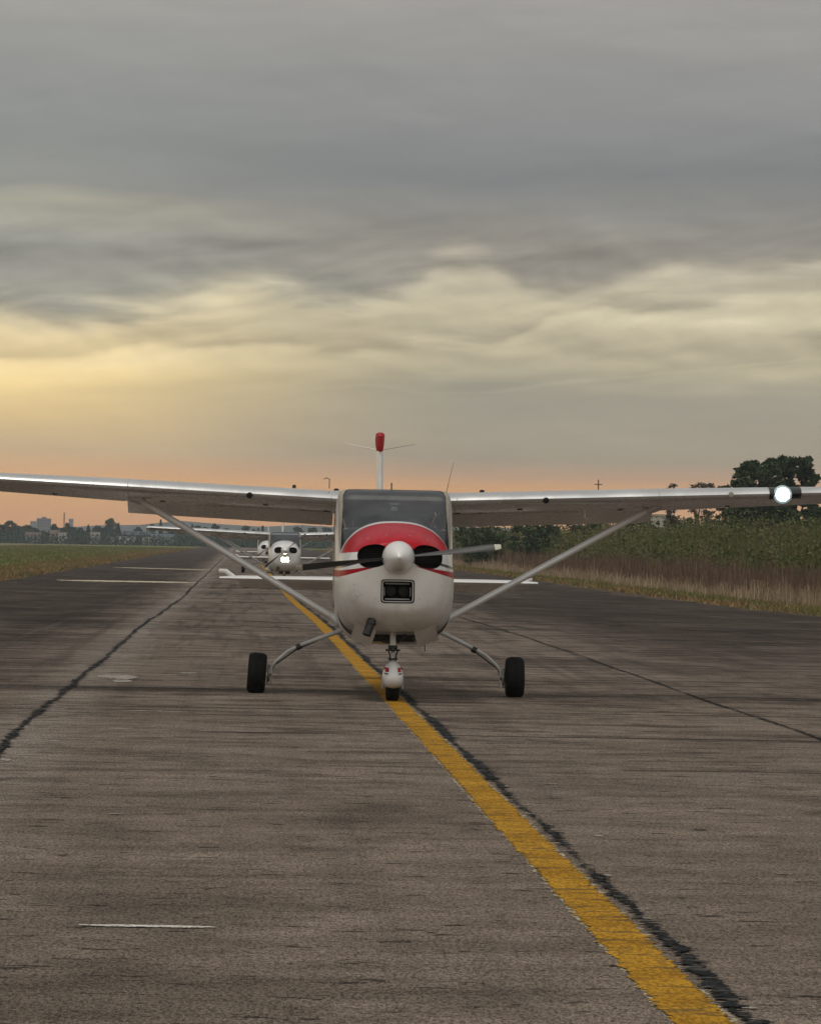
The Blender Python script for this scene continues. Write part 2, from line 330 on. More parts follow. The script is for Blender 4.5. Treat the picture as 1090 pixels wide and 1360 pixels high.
def runway_mat():
    m = bpy.data.materials.new('runway_concrete'); m.use_nodes = True; t = NT(m.node_tree); b = t.n['Principled BSDF']
    tc = t.node('ShaderNodeTexCoord').outputs['Object']; s = t.node('ShaderNodeSeparateXYZ', {0: tc}); x, y, z = s.outputs
    nb = t.noise(tc, .22, 5, .6); nm = t.noise(tc, 1.6, 5, .65); nf = t.noise(tc, 22, 4, .7); ng = t.noise(tc, 75, 3, .7)
    nst = t.noise(t.sc(tc, .22, 1.5, 1), 1.7, 6, .7, .4)          # streaks across the slabs
    nlg = t.noise(t.sc(tc, 2.2, .05, 1), 1.6, 5, .6, .1)           # tyre streaks along the runway
    col = t.mix(t.step(nb, .3, .7), (.215, .170, .135), (.31, .25, .202))
    col = t.mix(t.m('MULTIPLY', t.step(nm, .35, .7), .45), col, (.105, .081, .064))
    col = t.mix(t.m('MULTIPLY', t.step(nst, .50, .68), t.m('ADD', .18, t.m('MULTIPLY', t.step(y, 22, 42), .5))), col, (.070, .054, .043))
    col = t.mix(t.m('MULTIPLY', t.step(nst, .47, .36), .35), col, (.28, .23, .185))
    nis = t.noise(t.sc(tc, .6, 1.2, 1, (1, 4, 6)), 1.15, 8, .74, .2); fy_ = t.m('ADD', .22, t.m('MULTIPLY', t.step(y, 20, 36), .42))
    col = t.mix(t.m('MULTIPLY', t.step(nis, .50, .585), fy_), col, (.066, .050, .040)); col = t.mix(t.m('MULTIPLY', t.step(nis, .455, .38), t.m('MULTIPLY', fy_, .55)), col, (.36, .30, .245))
    # darker outer lanes
    xw = t.m('ADD', x, t.m('MULTIPLY', t.m('SUBTRACT', nb, .5), 2.0))
    far = t.step(y, 45, 85)
    ol = t.m('MULTIPLY', t.step(xw, -1.9, -3.6), t.m('ADD', .58, t.m('MULTIPLY', far, .4)))
    orr = t.m('MULTIPLY', t.step(xw, 5.0, 8.0), t.m('ADD', .35, t.m('MULTIPLY', far, .6)))
    dk = t.m('MULTIPLY', t.m('MAXIMUM', ol, orr), t.m('ADD', .62, t.m('MULTIPLY', t.step(nst, .36, .62), .5))); col = t.mix(t.m('MULTIPLY', dk, t.m('ADD', .75, t.m('MULTIPLY', nm, .3))), col, (.034, .026, .022))
    wh = t.m('MULTIPLY', t.step(nlg, .47, .66), t.m('ADD', .15, t.m('MULTIPLY', t.step(y, 30, 70), .35))); col = t.mix(wh, col, (.05, .044, .04)); col = t.mix(t.m('MULTIPLY', t.step(t.noise(t.sc(tc, 3.5, .035, 1, (5, 1, 0)), 1.2, 5, .6), .56, .70), .28), col, (.20, .18, .165))
    nfa = t.noise(t.sc(tc, .16, .085, 1, (3, 3, 8)), 2.0, 7, .78, .5); fz_ = t.step(y, 42, 75)
    col = t.mix(t.m('MULTIPLY', t.m('MULTIPLY', t.step(nfa, .50, .60), fz_), .62), col, (.028, .024, .022))
    col = t.mix(t.m('MULTIPLY', t.m('MULTIPLY', t.step(nfa, .47, .36), fz_), .45), col, (.17, .145, .125))
    # expansion joints every five metres
    wob = t.m('MULTIPLY', t.m('SUBTRACT', t.noise(tc, 1.3, 4, .7), .5), .25)
    ph = t.m('ABSOLUTE', t.m('SUBTRACT', t.m('FRACT', t.m('DIVIDE', t.m('ADD', t.m('ADD', y, wob), 2.6), 5.0)), .5))
    jm = t.m('MULTIPLY', t.step(ph, .026, .010), t.step(t.noise(t.sc(tc, .5, .5, 1), 1.1, 4, .6), .42, .5))
    col = t.mix(t.m('MULTIPLY', jm, t.m('ADD', .18, t.m('MULTIPLY', t.step(y, 24, 36), .68))), col, (.03, .027, .025))
    bl_ = t.noise(t.sc(tc, .5, .30, 1, (2, 7, 1)), .9, 5, .65, .4); col = t.mix(t.m('MULTIPLY', t.step(bl_, .52, .66), .42), col, (.062, .048, .038))
    # pits and pale chips
    pit = t.noise(t.sc(tc, .45, 1.0, 1, (4, 2, 0)), 7, 5, .72, .3); col = t.mix(t.m('MULTIPLY', t.step(pit, .59, .63), .85), col, (.025, .02, .017))
    chip = t.noise(t.sc(tc, .35, 1.0, 1, (9, 5, 3)), 6, 5, .75, .3); col = t.mix(t.m('MULTIPLY', t.step(chip, .655, .70), .55), col, (.40, .36, .32))
    chipn = t.m('MULTIPLY', t.step(t.m('ABSOLUTE', t.m('ADD', x, 1.75)), .7, .05), t.step(chip, .47, .54)); col = t.mix(t.m('MULTIPLY', chipn, .7), col, (.34, .30, .26))
    gr = t.noise(t.sc(tc, 2.2, .75, 1), 26, 2, .6); g2 = t.noise(t.sc(tc, 3.0, .8, 1, (3, 3, 3)), 48, 2, .6)
    sp = t.m('ADD', .34, t.m('MULTIPLY', t.step(gr, .36, .62), .62)); sp = t.m('ADD', sp, t.m('MULTIPLY', t.step(g2, .36, .64), .60))
    sp = t.m('ADD', sp, t.m('MULTIPLY', t.step(g2, .64, .72), .5))
    col = t.mix(1.0, col, t.node('ShaderNodeCombineColor', {0: sp, 1: sp, 2: sp}).outputs[0], 'MULTIPLY')
    t.put(b.inputs['Base Color'], col); b.inputs['Roughness'].default_value = .95; b.inputs['Specular IOR Level'].default_value = .06
    bp = t.node('ShaderNodeBump', {'Strength': .8, 'Distance': .035, 'Height': t.m('ADD', gr, g2)}); t.put(b.inputs['Normal'], bp.outputs[0])
    MATS['runway_concrete'] = m
runway_mat()
def paint_mat(name, c1, c2, base=(.14, .12, .10), wear=.56, sc=(1, 1, 1)):
    m = bpy.data.materials.new(name); m.use_nodes = True; t = NT(m.node_tree); b = t.n['Principled BSDF']
    tc = t.node('ShaderNodeTexCoord').outputs['Object']; n = t.noise(t.sc(tc, .4, 1, 1), 9, 6, .75, .3); n2 = t.noise(tc, 70, 3, .7); n3 = t.noise(tc, 1.2, 4, .6)
    col = t.mix(t.step(n3, .3, .7), c1, c2); col = t.mix(t.m('MULTIPLY', t.step(n2, .5, .75), .45), col, tuple(c*.5 for c in c1))
    g_ = t.noise(t.sc(tc, 2.2, .75, 1), 26, 2, .6); v = t.m('ADD', .62, t.m('MULTIPLY', t.step(g_, .34, .64), .58)); col = t.mix(1.0, col, t.node('ShaderNodeCombineColor', {0: v, 1: v, 2: v}).outputs[0], 'MULTIPLY')
    col = t.mix(t.m('MULTIPLY', t.step(n, wear, wear+.05), .8), col, base)
    t.put(b.inputs['Base Color'], col); b.inputs['Roughness'].default_value = .9; b.inputs['Specular IOR Level'].default_value = .06
    bp = t.node('ShaderNodeBump', {'Strength': .5, 'Distance': .01, 'Height': t.m('ADD', n, n2)}); t.put(b.inputs['Normal'], bp.outputs[0])
    MATS[name] = m
paint_mat('yellow_paint', (.33, .165, .014), (.46, .245, .025), base=(.10, .065, .03), wear=.525)
paint_mat('cream_paint', (.46, .40, .29), (.56, .48, .36), wear=.58)
paint_mat('yellow_edge', (.44, .38, .26), (.34, .29, .2), wear=.52)
paint_mat('sealant', (.012, .013, .014), (.022, .024, .025), base=(.10, .092, .085), wear=.545)
paint_mat('chalk_worn', (.33, .29, .25), (.44, .40, .36), wear=.48); paint_mat('chalk', (.50, .46, .42), (.6, .56, .5), wear=.62)
def gz(y):                                      # the runway dips slightly beyond the nearest aircraft
    u = min(1, max(0, (y-70)/70)); return -.2*u*u*(3-2*u)
GZ = np.vectorize(gz)
b = MB(); b.grid([[(x, y, gz(y)) for x in (-4000, -600, -60, -9.8, 15.2, 60, 600, 4000)] for y in [-100, 0, 40, 60]+list(range(66, 150, 3))+[200, 1000, 4600]])
tag(b.build('ground', 'field_grass', smooth=False, recalc=False), kind='structure')
def strip(Y0, Y1, xl, xr, z, name, material, jag=.02, base_step=.022, far=60, seed=1, kind='structure', growth=.0016):
    r = random.Random(seed); y = Y0; rows = []; jl = jr = 0; sl_ = sr_ = 0
    while y < Y1:
        st = base_step if y < far else base_step*(y/far)**1.5
        jl = .35*jl + jag*3.2*r.uniform(-1, 1)**3; jr = .35*jr + jag*3.2*r.uniform(-1, 1)**3
        sl_ = .97*sl_ + r.gauss(0, jag*.16); sr_ = .97*sr_ + r.gauss(0, jag*.16)
        a = xl(y)+jl+sl_; c = xr(y)+jr+sr_
        if c < a+.004: a = c = (a+c)/2; a -= .002; c += .002
        rows.append([(a, y, z+gz(y)), (c, y, z+gz(y))]); y += st
    mb = MB().grid(rows); o = mb.build(name, material, smooth=False, recalc=False)
    if kind: tag(o, kind=kind)
    return o
# runway slab: ragged edges against the verge
def edgefn(x, amp, seed):
    ph = [random.Random(seed+i).uniform(0, 6) for i in range(6)]
    return lambda y: x + amp*(math.sin(y*.05+ph[0])*.5+math.sin(y*.17+ph[1])*.35+math.sin(y*.53+ph[2])*.25+math.sin(y*1.7+ph[3])*.12)
el_, er_ = edgefn(-9.8, .7, 3), edgefn(15.0, .8, 9)
strip(-5, 1500, el_, er_, .006, 'runway', 'runway_concrete', jag=.05, base_step=.75, far=200, seed=4)
YL0, YL1 = G(515, 947).x, G(545, 947).x
NEARX = [G(895, 1360), G(980, 1360), G(983, 1360), G(1010, 1360)]
print('yellow near', [round(v.x, 3) for v in NEARX], 'at947', round(YL0, 3), round(YL1, 3), 'left joint', round(G(0, 1030).x, 3), round(G(185, 845).x, 3), 'right', round(G(1090, 980).x, 3), round(G(700, 848).x, 3), 'depth wheels', round(G(342, 921).y, 2), round(G(685, 927).y, 2), round(G(521, 932).y, 2))
print('left edge', G(0, 772), G(150, 747), 'right edge', G(1090, 810), G(800, 782), 'marks', G(75, 764), G(265, 768), G(155, 749), G(280, 753))
YC = 1.585
strip(8, 420, lambda y: YC-.090, lambda y: YC+.113, .010, 'yellow_centre_line', 'yellow_paint', jag=.007, seed=11)
strip(8, 60, lambda y: YC-.100, lambda y: YC-.086, .0075, 'paint_edge_residue', 'yellow_edge', jag=.007, seed=15)
strip(8, 60, lambda y: YC+.105, lambda y: YC+.124, .0075, 'paint_edge_residue', 'yellow_edge', jag=.010, seed=16)
wv = edgefn(0, .05, 21)
strip(8, 700, lambda y: YC+.152+wv(y)*.2, lambda y: YC+.200+wv(y)*.2+.02*math.sin(y*.9), .014, 'joint_sealant', 'sealant', jag=.016, seed=12)
wl = edgefn(0, .04, 25)
strip(12, 700, lambda y: -1.80+wl(y)-.022, lambda y: -1.80+wl(y)+.034, .014, 'joint_sealant', 'sealant', jag=.016, seed=13)
wr = edgefn(0, .06, 29)
strip(12, 700, lambda y: 5.0+wr(y)-.012, lambda y: 5.0+wr(y)+.028, .014, 'joint_sealant', 'sealant', jag=.010, seed=14)
def crossmark(pa, pb, wid, name, material, z=.011):
    r = random.Random(5); n = 60; rows = []
    for i in range(n+1):
        q = pa.lerp(pb, i/n); tp_ = min(1, .25+4*min(i, n-i)/n); rows.append([(q.x, q.y-wid*tp_/2+r.uniform(-.1, .1)*wid, z+gz(q.y)), (q.x, q.y+wid*tp_/2+r.uniform(-.1, .1)*wid, z+gz(q.y))])
    tag(MB().grid(rows).build(name, material, smooth=False, recalc=False), kind='structure')
crossmark(G(75, 764.5), G(265, 768), 5.0, 'painted_marking', 'cream_paint')
crossmark(G(150, 749.5), G(285, 753), 4.6, 'painted_marking', 'cream_paint')
for k_, (xa, ya, xb, yb, wd_) in enumerate([(128, 899, 182, 901, 1.3), (150, 905, 175, 906, .9), (182, 913.5, 286, 914.5, .22), (238, 895, 262, 895, .35), (162, 945, 250, 947, .16), (140, 969, 178, 970, .14), (276, 1032.5, 303, 1033.5, .10), (143, 1083, 166, 1083.5, .07), (722, 1043, 742, 1043.5, .09),
        (788, 1112, 800, 1113, .14), (796, 1164.5, 812, 1165.5, .08), (728, 1112, 742, 1113, .16), (698, 1082, 710, 1083, .18), (665, 1046, 676, 1047, .2), (850, 1222, 864, 1223, .08), (980, 1342, 1006, 1343, .05), (1030, 1163, 1050, 1164, .06), (60, 985, 80, 986, .2), (0, 1010, 14, 1012, .3)]):
    crossmark(G(xa, ya), G(xb, yb), wd_, 'pale_spall', 'chalk_worn', .0105)
crossmark(G(104, 1232), G(285, 1235), .09, 'chalk_scratch', 'chalk')

# ------------------------------------------------------------------ aircraft
def airfoil(c, th=.12, cam=.02, f0=0.0, f1=1.0, n=14):
    def yt(x): return 5*th*(.2969*math.sqrt(x)-.126*x-.3516*x*x+.2843*x**3-.1036*x**4)
    def yc(x): p = .4; return cam/p**2*(2*p*x-x*x) if x < p else cam/(1-p)**2*((1-2*p)+2*p*x-x*x)
    xs = [f0+(f1-f0)*(1-math.cos(PI*i/n))/2 if f0 == 0 else f0+(f1-f0)*i/n for i in range(n+1)]
    up = [(x*c, (yc(x)+yt(x))*c) for x in xs]; lo = [(x*c, (yc(x)-yt(x))*c) for x in xs]
    return up[::-1] + (lo[1:] if f0 == 0 else lo)        # trailing edge over the top to the leading edge and back below
CH = [(0, 1.63), (2.75, 1.60), (5.1, 1.13)]
def wing_frame(ax):       # chord, LE y, LE z
    c = interp(CH, ax, 1); return c, -.45+(0 if ax < 2.75 else (ax-2.75)*.045), 2.080+.0405*(ax-.6)
INC = R(5.6)
def wing_pt(sgn, ax, u, v, inc=INC):
    c, y0, z0 = wing_frame(ax); return Vector((sgn*ax, y0+u*math.cos(inc)+v*math.sin(inc), z0-u*math.sin(inc)+v*math.cos(inc)))
def wing_loft(mb, sgn, a0, a1, f0, f1, n=6, defl=0, taper=None, mi=0):
    rows = []
    for i in range(n+1):
        ax = a0+(a1-a0)*i/n; c, _, _ = wing_frame(ax); pr = airfoil(c, f0=f0, f1=f1)
        if defl:
            h = (f0*c, 0); cs, sn = math.cos(defl), math.sin(defl)
            pr = [(h[0]+(u-h[0])*cs+(v-h[1])*sn, h[1]-(u-h[0])*sn+(v-h[1])*cs) for u, v in pr]
        rows.append([wing_pt(sgn, ax, u, v) for u, v in pr])
    mb.grid(rows, True, mi, True, True)
FUS = [  # y, half width, top, bottom, exp top, exp bottom
    (-1.02, .605, 1.845, .60, 2.5, 3.6), (-.70, .615, 2.02, .57, 5, 3.6), (-.38, .615, 2.185, .555, 12, 3.6), (.6, .615, 2.19, .55, 12, 3.6), (1.3, .585, 2.12, .57, 5.5, 3.2),
    (2.0, .50, 1.90, .63, 3.5, 2.8), (3.5, .31, 1.60, .84, 2.5, 2.4), (5.0, .13, 1.42, 1.02, 2.2, 2.2), (5.75, .05, 1.33, 1.13, 2, 2)]
COWL = [(-2.17, .34, 1.575, 1.03, 2.2, 2.4), (-2.155, .42, 1.615, .955, 2.3, 2.6), (-2.10, .485, 1.655, .885, 2.4, 2.8), (-1.98, .54, 1.70, .80, 2.4, 3.0), (-1.75, .58, 1.755, .72, 2.4, 3.2),
        (-1.4, .60, 1.81, .70, 2.45, 3.4), (-1.03, .607, 1.85, .66, 2.5, 3.8)]
def sec(tab, y, deg, off=0.0):
    hw, zt, zb, nt, nb = [hermite(tab, y, k) for k in range(1, 6)]; zc = 1.22*(1-min(1, max(0, (y-1.0)/4.7)))+1.22*min(1, max(0, (y-1.0)/4.7))
    c, s = math.cos(R(deg)), math.sin(R(deg)); n = nt if s >= 0 else nb
    x = (hw+off)*math.copysign(abs(c)**(2/n), c); z = zc+((zt-zc+off) if s >= 0 else (zc-zb+off))*math.copysign(abs(s)**(2/n), s)
    return Vector((x, y, z))
def angle_for_z(tab, y, z):     # parameter angle on the right side for a height
    lo, hi = 0, 90
    for _ in range(30):
        m_ = (lo+hi)/2
        if sec(tab, y, m_).z < z: lo = m_
        else: hi = m_
    return (lo+hi)/2
def patch(mb, tab, y0, y1, fa, fb, ny, nt, off=0.0, mi=0):
    rows = []
    for i in range(ny+1):
        y = y0+(y1-y0)*i/ny; a, b_ = fa(y), fb(y); rows.append([sec(tab, y, a+(b_-a)*j/nt, off) for j in range(nt+1)])
    mb.grid(rows, False, mi)
def apply_bool(o, cutters):
    for c in cutters:
        md = o.modifiers.new('b', 'BOOLEAN'); md.operation = 'DIFFERENCE'; md.object = c; md.solver = 'EXACT'
        try: md.material_mode = 'TRANSFER'
        except Exception: pass
    dg = bpy.context.evaluated_depsgraph_get(); dg.update(); me = bpy.data.meshes.new_from_object(o.evaluated_get(dg)); o.modifiers.clear(); old = o.data; o.data = me; bpy.data.meshes.remove(old)
    for c in cutters: bpy.data.objects.remove(c)
    me.shade_smooth(); me.set_sharp_from_angle(angle=R(38))
def superdisc(cx, cz, rx, rz, n, y0, y1, N=40, tilt=0):
    rows = []
    for y, k in ((y0, 1.0), (y1, .94)):
        r = []
        for j in range(N):
            a = 2*PI*j/N; c, s = math.cos(a), math.sin(a); px, pz = rx*k*math.copysign(abs(c)**(2/n), c), rz*k*math.copysign(abs(s)**(2/n), s)
            r.append((cx+px*math.cos(tilt)-pz*math.sin(tilt), y, cz+px*math.sin(tilt)+pz*math.cos(tilt)))
        rows.append(r)
    return rows

def aircraft(name, label, loc, rz, style=1, group='light aircraft queued on the runway'):
    a = empty(name, loc, rz, label=label, cat='airplane', group=group)
    main = style == 1; cowlm = 'cowl_livery' if main else 'white_paint'; hull = 'hull_livery' if main else 'white_paint'
    # fuselage shell with real openings
    mb = MB()
    tws = lambda y: interp([(-1.02, 22), (-.80, 27), (-.6, 33), (-.45, 38), (-.38, 43)], y, 1) # windscreen side edge
    zw0, zw1 = (lambda y: 1.62+.05*max(0, y)), (lambda y: 2.04)
    lo_ = lambda y: angle_for_z(FUS, y, zw0(y)); hi_ = lambda y: angle_for_z(FUS, y, zw1(y))
    hi2 = lambda y: min(angle_for_z(FUS, y, 1.98), 70)
    patch(mb, FUS, -1.02, -.38, lambda y: 180-tws(y), lambda y: 360+tws(y), 8, 56)
    def full(y0, y1, ny):
        rows = [[sec(FUS, y0+(y1-y0)*i/ny, 360*j/72) for j in range(72)] for i in range(ny+1)]; mb.grid(rows, True)
    full(-.38, -.27, 2)
    for y0, y1, h in ((-.27, .55, hi_), (.65, 1.2, hi2)):
        patch(mb, FUS, y0, y1, lambda y: 180-lo_(y), lambda y: 360+lo_(y), 6, 48); patch(mb, FUS, y0, y1, h, lambda y, h=h: 180-h(y), 6, 24)
    full(.55, .65, 2); full(1.2, 1.42, 3)
    tb = lambda y: 38
    patch(mb, FUS, 1.42, 1.95, lambda y: 180-tb(y), lambda y: 360+tb(y), 5, 56)
    full(1.95, 5.75, 26); mb.grid([[sec(FUS, 5.75, 360*j/72) for j in range(72)], [(0, 5.80, 1.23)]*72], True)
    fus = mb.build('fuselage', hull, a)
    # firewall closes the hull at the front
    mb = MB(); mb.add([sec(FUS, -1.0, 360*j/48, -.01) for j in range(48)], [tuple(range(48))]); mb.build('firewall', 'dirty_brown', a)
    # windows
    mb = MB(); patch(mb, FUS, -1.02, -.38, tws, lambda y: 180-tws(y), 10, 72, -.003); ws = mb.build('windscreen', 'windscreen_glass', a)
    # beige corner trim inside the glass
    for sg in (0, 1):
        mb = MB(); f0 = lambda y: tws(y)-1.0; f1 = lambda y: interp([(-1.02, 25), (-.85, 34), (-.7, 43), (-.5, 60), (-.38, 80)], y, 1)
        if sg: patch(mb, FUS, -1.02, -.38, lambda y: 180-f1(y), lambda y: 180-f0(y), 10, 8, .003)
        else: patch(mb, FUS, -1.02, -.38, f0, f1, 10, 8, .003)
        mb.build('windscreen_post', 'beige_trim', a)
    for s_ in (0, 1):
        for nm, y0, y1, h in (('door_window', -.27, .55, hi_), ('side_window', .65, 1.2, hi2)):
            mb = MB()
            if s_: patch(mb, FUS, y0, y1, lambda y, h=h: 180-h(y), lambda y: 180-lo_(y), 6, 8, -.004)
            else: patch(mb, FUS, y0, y1, lo_, h, 6, 8, -.004)
            mb.build(nm, 'window_glass', a)
        sg = -1 if s_ else 1                                            # door seams and handle
        mb = MB(); path = []
        for y, z in ((-.30, 2.06), (-.33, 1.6), (-.30, .95), (-.1, .72), (.45, .72), (.60, .95), (.60, 2.06)):
            q = sec(FUS, y, angle_for_z(FUS, y, z) if z > 1.22 else 0, .002)
            if z <= 1.22:
                aa = [sec(FUS, y, -k*2, .002) for k in range(45)]; q = min(aa, key=lambda p: abs(p.z-z))
            path.append((sg*abs(q.x), q.y, q.z))
        mb.tube(path, .005, 6); dr = mb.build('door', 'dark_metal', a)
        MB().box(sg*.612-.012, sg*.612+.012, .38, .52, 1.28, 1.31, b=.006).build('handle', 'steel', dr)
    mb = MB(); patch(mb, FUS, 1.42, 1.95, tb, lambda y: 180-tb(y), 6, 20, -.004); mb.build('rear_window', 'window_glass', a)
    # cabin inside
    MB().box(-.54, .54, -.93, -.78, 1.25, 1.78, b=.04).build('instrument_panel', 'upholstery', a)
    for sx_ in (-.27, .27):
        mb = MB(); mb.box(sx_-.21, sx_+.21, .02, .14, 1.0, 1.72, b=.05, M=None); mb.box(sx_-.21, sx_+.21, -.42, .06, .92, 1.06, b=.05)
        st = mb.build('seat', 'upholstery', a); MB().box(sx_-.12, sx_+.12, .05, .12, 1.73, 1.90, b=.03).build('headrest', 'upholstery', st)
    MB().box(-.50, .50, .95, 1.10, 1.0, 1.80, b=.05).build('rear_seat', 'upholstery', a)
    MB().box(-.56, .56, -.30, 1.25, 2.09, 2.11, b=.006).build('headliner', 'headliner', a)
    MB().box(-.56, .56, -.95, 1.9, .86, .89).build('cabin_floor', 'upholstery', a)
    if main:
        cp = MB().box(-.035, .035, -.60, -.54, 1.955, 2.0, b=.01).build('compass', 'headliner', a)
        MB().box(-.05, .05, -.585, -.58, 2.025, 2.045).build('placard', 'headliner', a)
        for sx_ in (-.18, .2, .42):
            MB().box(sx_-.008, sx_+.008, -.80, -.79, 1.79, 1.815).build('panel_knob', 'headliner', a)
        MB().tube([(-.43, -.80, 1.79), (-.44, -.82, 1.84)], .006, 6).build('panel_knob', 'headliner', a)
    # cowling, closed, then inlets and lamp opening cut in
    mb = MB(); ys = [-2.17, -2.165, -2.155, -2.14, -2.12, -2.10, -2.06, -2.02, -1.98, -1.9, -1.8, -1.7, -1.55, -1.4, -1.2, -1.10, -1.03]
    rows = [[sec(COWL, y, 360*j/96) for j in range(96)] for y in ys]
    cx_, cz_ = 0, 1.30
    front = [[Vector((cx_+(p.x-cx_)*k, -2.17-.012*(1-k*k), cz_+(p.z-cz_)*k)) for p in rows[0]] for k in (.15, .5, .8)]
    mb.grid(front+rows, True, 0, True, True); cowl = mb.build('cowling', [cowlm, 'black'], a)
    bpy.context.view_layer.update()
    cutters = []
    for sg in (-1, 1):
        c = MB().grid(superdisc(sg*.275+.02, 1.488, .165, .122, 2.4, -2.6, -1.85, tilt=-sg*.16), True, 0, True, True).build('cutter', 'black', a); cutters.append(c)
    cutters.append(MB().grid(superdisc(.01, 1.50, .17, .085, 4, -2.6, -1.85), True, 0, True, True).build('cutter', 'black', a))
    lw, lh, lz = (.155, .105, 1.135)
    cutters.append(MB().grid(superdisc(0, lz, lw, lh, 14, -2.6, -1.9), True, 0, True, True).build('cutter', 'black', a))
    bpy.context.view_layer.update(); apply_bool(cowl, cutters)
    bvh = BVHTree.FromPolygons([v.co[:] for v in cowl.data.vertices], [p.vertices[:] for p in cowl.data.polygons])
    def on_cowl(x, z, off=.003):
        h = bvh.ray_cast(Vector((x, -4, z)), Vector((0, 1, 0)))
        return Vector((x, h[0].y-off, z)) if h[0] else Vector((x, -1.9, z))
    # lamp bezel following the opening
    per = [(math.copysign(abs(math.cos(q))**(2/10), math.cos(q)), math.copysign(abs(math.sin(q))**(2/10), math.sin(q))) for q in [2*PI*k/64 for k in range(64)]]
    def lip(kx): return [on_cowl(sx_*(lw+kx), lz+sz_*(lh+kx), .004) for sx_, sz_ in per]
    o1, o2 = lip(.016), lip(.004)
    mb = MB().grid([o1, o2, [Vector((p.x*.985, -2.02, lz+(p.z-lz)*.985)) for p in o2]], True); bez = mb.build('landing_light', 'bezel_black', a)
    mb = MB()
    for (x0, x1, z0, z1) in ((-.125, .125, .070, .084), (-.125, .125, -.086, -.074), (-.136, -.127, -.05, .04), (.127, .136, -.05, .04)): mb.box(x0, x1, -2.065, -2.055, lz+z0, lz+z1)
    mb.build('lamp_frame', 'grey_paint', bez)
    for sx_ in (-.065, .065):
        MM = Matrix.Translation((sx_, -2.03 if main else -2.06, lz)) @ Matrix.Rotation(R(90), 4, 'X')
        MB().lathe([(.052, -.03), (.058, 0), (.05, .008), (.01, .012)] if main else [(.065, -.03), (.075, 0), (.066, .01), (.01, .02)], MM, 20).build('lamp', 'lamp_warm' if style == 2 else 'black', bez)
    if not main:
        MB().box(-.14, .14, -2.02, -2.0, lz-.09, lz+.09).build('reflector', 'halo_warm' if style == 2 else 'reflector', bez)  # second aircraft: plate emits by itself, imitating glare around its lamps
    # engine baffle seen in the inlets
    for sg in (-1, 1):
        mb = MB()
        for k in range(6): mb.box(sg*.285+.02-.13, sg*.285+.02+.13, -1.93, -1.90, 1.43+k*.026, 1.436+k*.026)
        mb.build('cylinder_fins', 'dark_metal', a)
    # small sketch decal on the cowl
    if main:
        for pl in ([(-.50, 1.13), (-.46, 1.145), (-.41, 1.13), (-.39, 1.10), (-.43, 1.075), (-.46, 1.03)], [(-.47, 1.12), (-.45, 1.10), (-.40, 1.085), (-.36, 1.095)]):
            MB().tube([on_cowl(x+.02, z, .001) for x, z in pl], .003, 5).build('decal', 'grey_paint', a)
        for sg in (-1, 1):
            for xx, zz in ((.22, 1.06), (.44, 1.20), (.50, 1.0), (.40, .88), (.15, .96), (.50, 1.52), (.30, 1.66), (.12, 1.70)):
                p_ = on_cowl(sg*xx, zz, .001); MB().lathe([(.008, -.002), (.008, .002)], Matrix.Translation(p_) @ Matrix.Rotation(R(90), 4, 'X'), 8).build('fastener', 'grey_paint', a)
        mb = MB().tube([on_cowl(0.0, z, -.001) for z in [1.0-.02*k for k in range(8)]], .002, 5); mb.build('cowl_seam', 'grey_paint', a)
    # spinner and propeller at rest
    MM = Matrix.Translation((0, -2.19, 1.48)) @ Matrix.Rotation(R(90), 4, 'X')
    MB().lathe([(.150, -.02), (.162, 0), (.165, .03), (.160, .08), (.148, .14), (.128, .20), (.100, .26), (.066, .315), (.035, .35), (.014, .37), (.003, .378)], MM, 40).build('spinner', 'white_paint', a, ang=60)
    for k in (0, 1):
        mb = MB(); ang = R(7 if main else 40)+k*PI; rows = []; rt = []
        for i in range(15):
            u = i/14; r_ = .12+.92*u; ch = (.04+.05*math.sin(min(1, u*1.5)*PI/2)*(1 if u < .8 else math.sqrt(max(.02, 1-((u-.8)/.2)**2*.93)))); tw = R(68-32*u)
            pr = [(ch*(math.cos(2*PI*j/12)*.5), ch*.12*math.sin(2*PI*j/12)*(1.25 if u < .15 else .8)) for j in range(12)]
            row = [Vector((r_, -2.27+c_*math.sin(tw)+n_*math.cos(tw), c_*math.cos(tw)-n_*math.sin(tw))) for c_, n_ in pr]
            rows.append([Vector((p.x*math.cos(ang)-p.z*math.sin(ang), p.y, 1.48+p.x*math.sin(ang)+p.z*math.cos(ang))) for p in row])
        mb.grid(rows[:14], True, 0, True, False); mb.grid(rows[13:], True, 1, False, True); mb.build('propeller_blade', ['blade', 'blade_tip'], a)
    # cowl flaps, exhaust, outlet
    for sg in (-1, 1):
        q = [(.19, -1.78, .735), (.405, -1.92, .815), (.455, -1.50, .635), (.24, -1.50, .565)]
        qs = [Vector((sg*(x_)-.005, y_, z_)) for x_, y_, z_ in q]; dn = Vector((0, .012, -.004))
        MB().add(qs+[v+dn for v in qs], [(0, 1, 2, 3), (7, 6, 5, 4), (0, 4, 5, 1), (1, 5, 6, 2), (2, 6, 7, 3), (3, 7, 4, 0)]).build('cowl_flap', 'white_paint', a, smooth=False)
    mb = MB(); mb.tube([(-.235, -1.85, .88), (-.255, -2.02, .83), (-.305, -2.06, .685)], .045, 14, cap=False); mb.tube([(-.237, -1.86, .87), (-.255, -2.02, .82), (-.303, -2.055, .695)], .037, 14)
    ex = mb.build('exhaust_pipe', 'dark_metal', a); MB().tube([(-.258, -2.025, .815), (-.263, -2.03, .795)], .053, 14).build('clamp', 'dark_metal', ex)
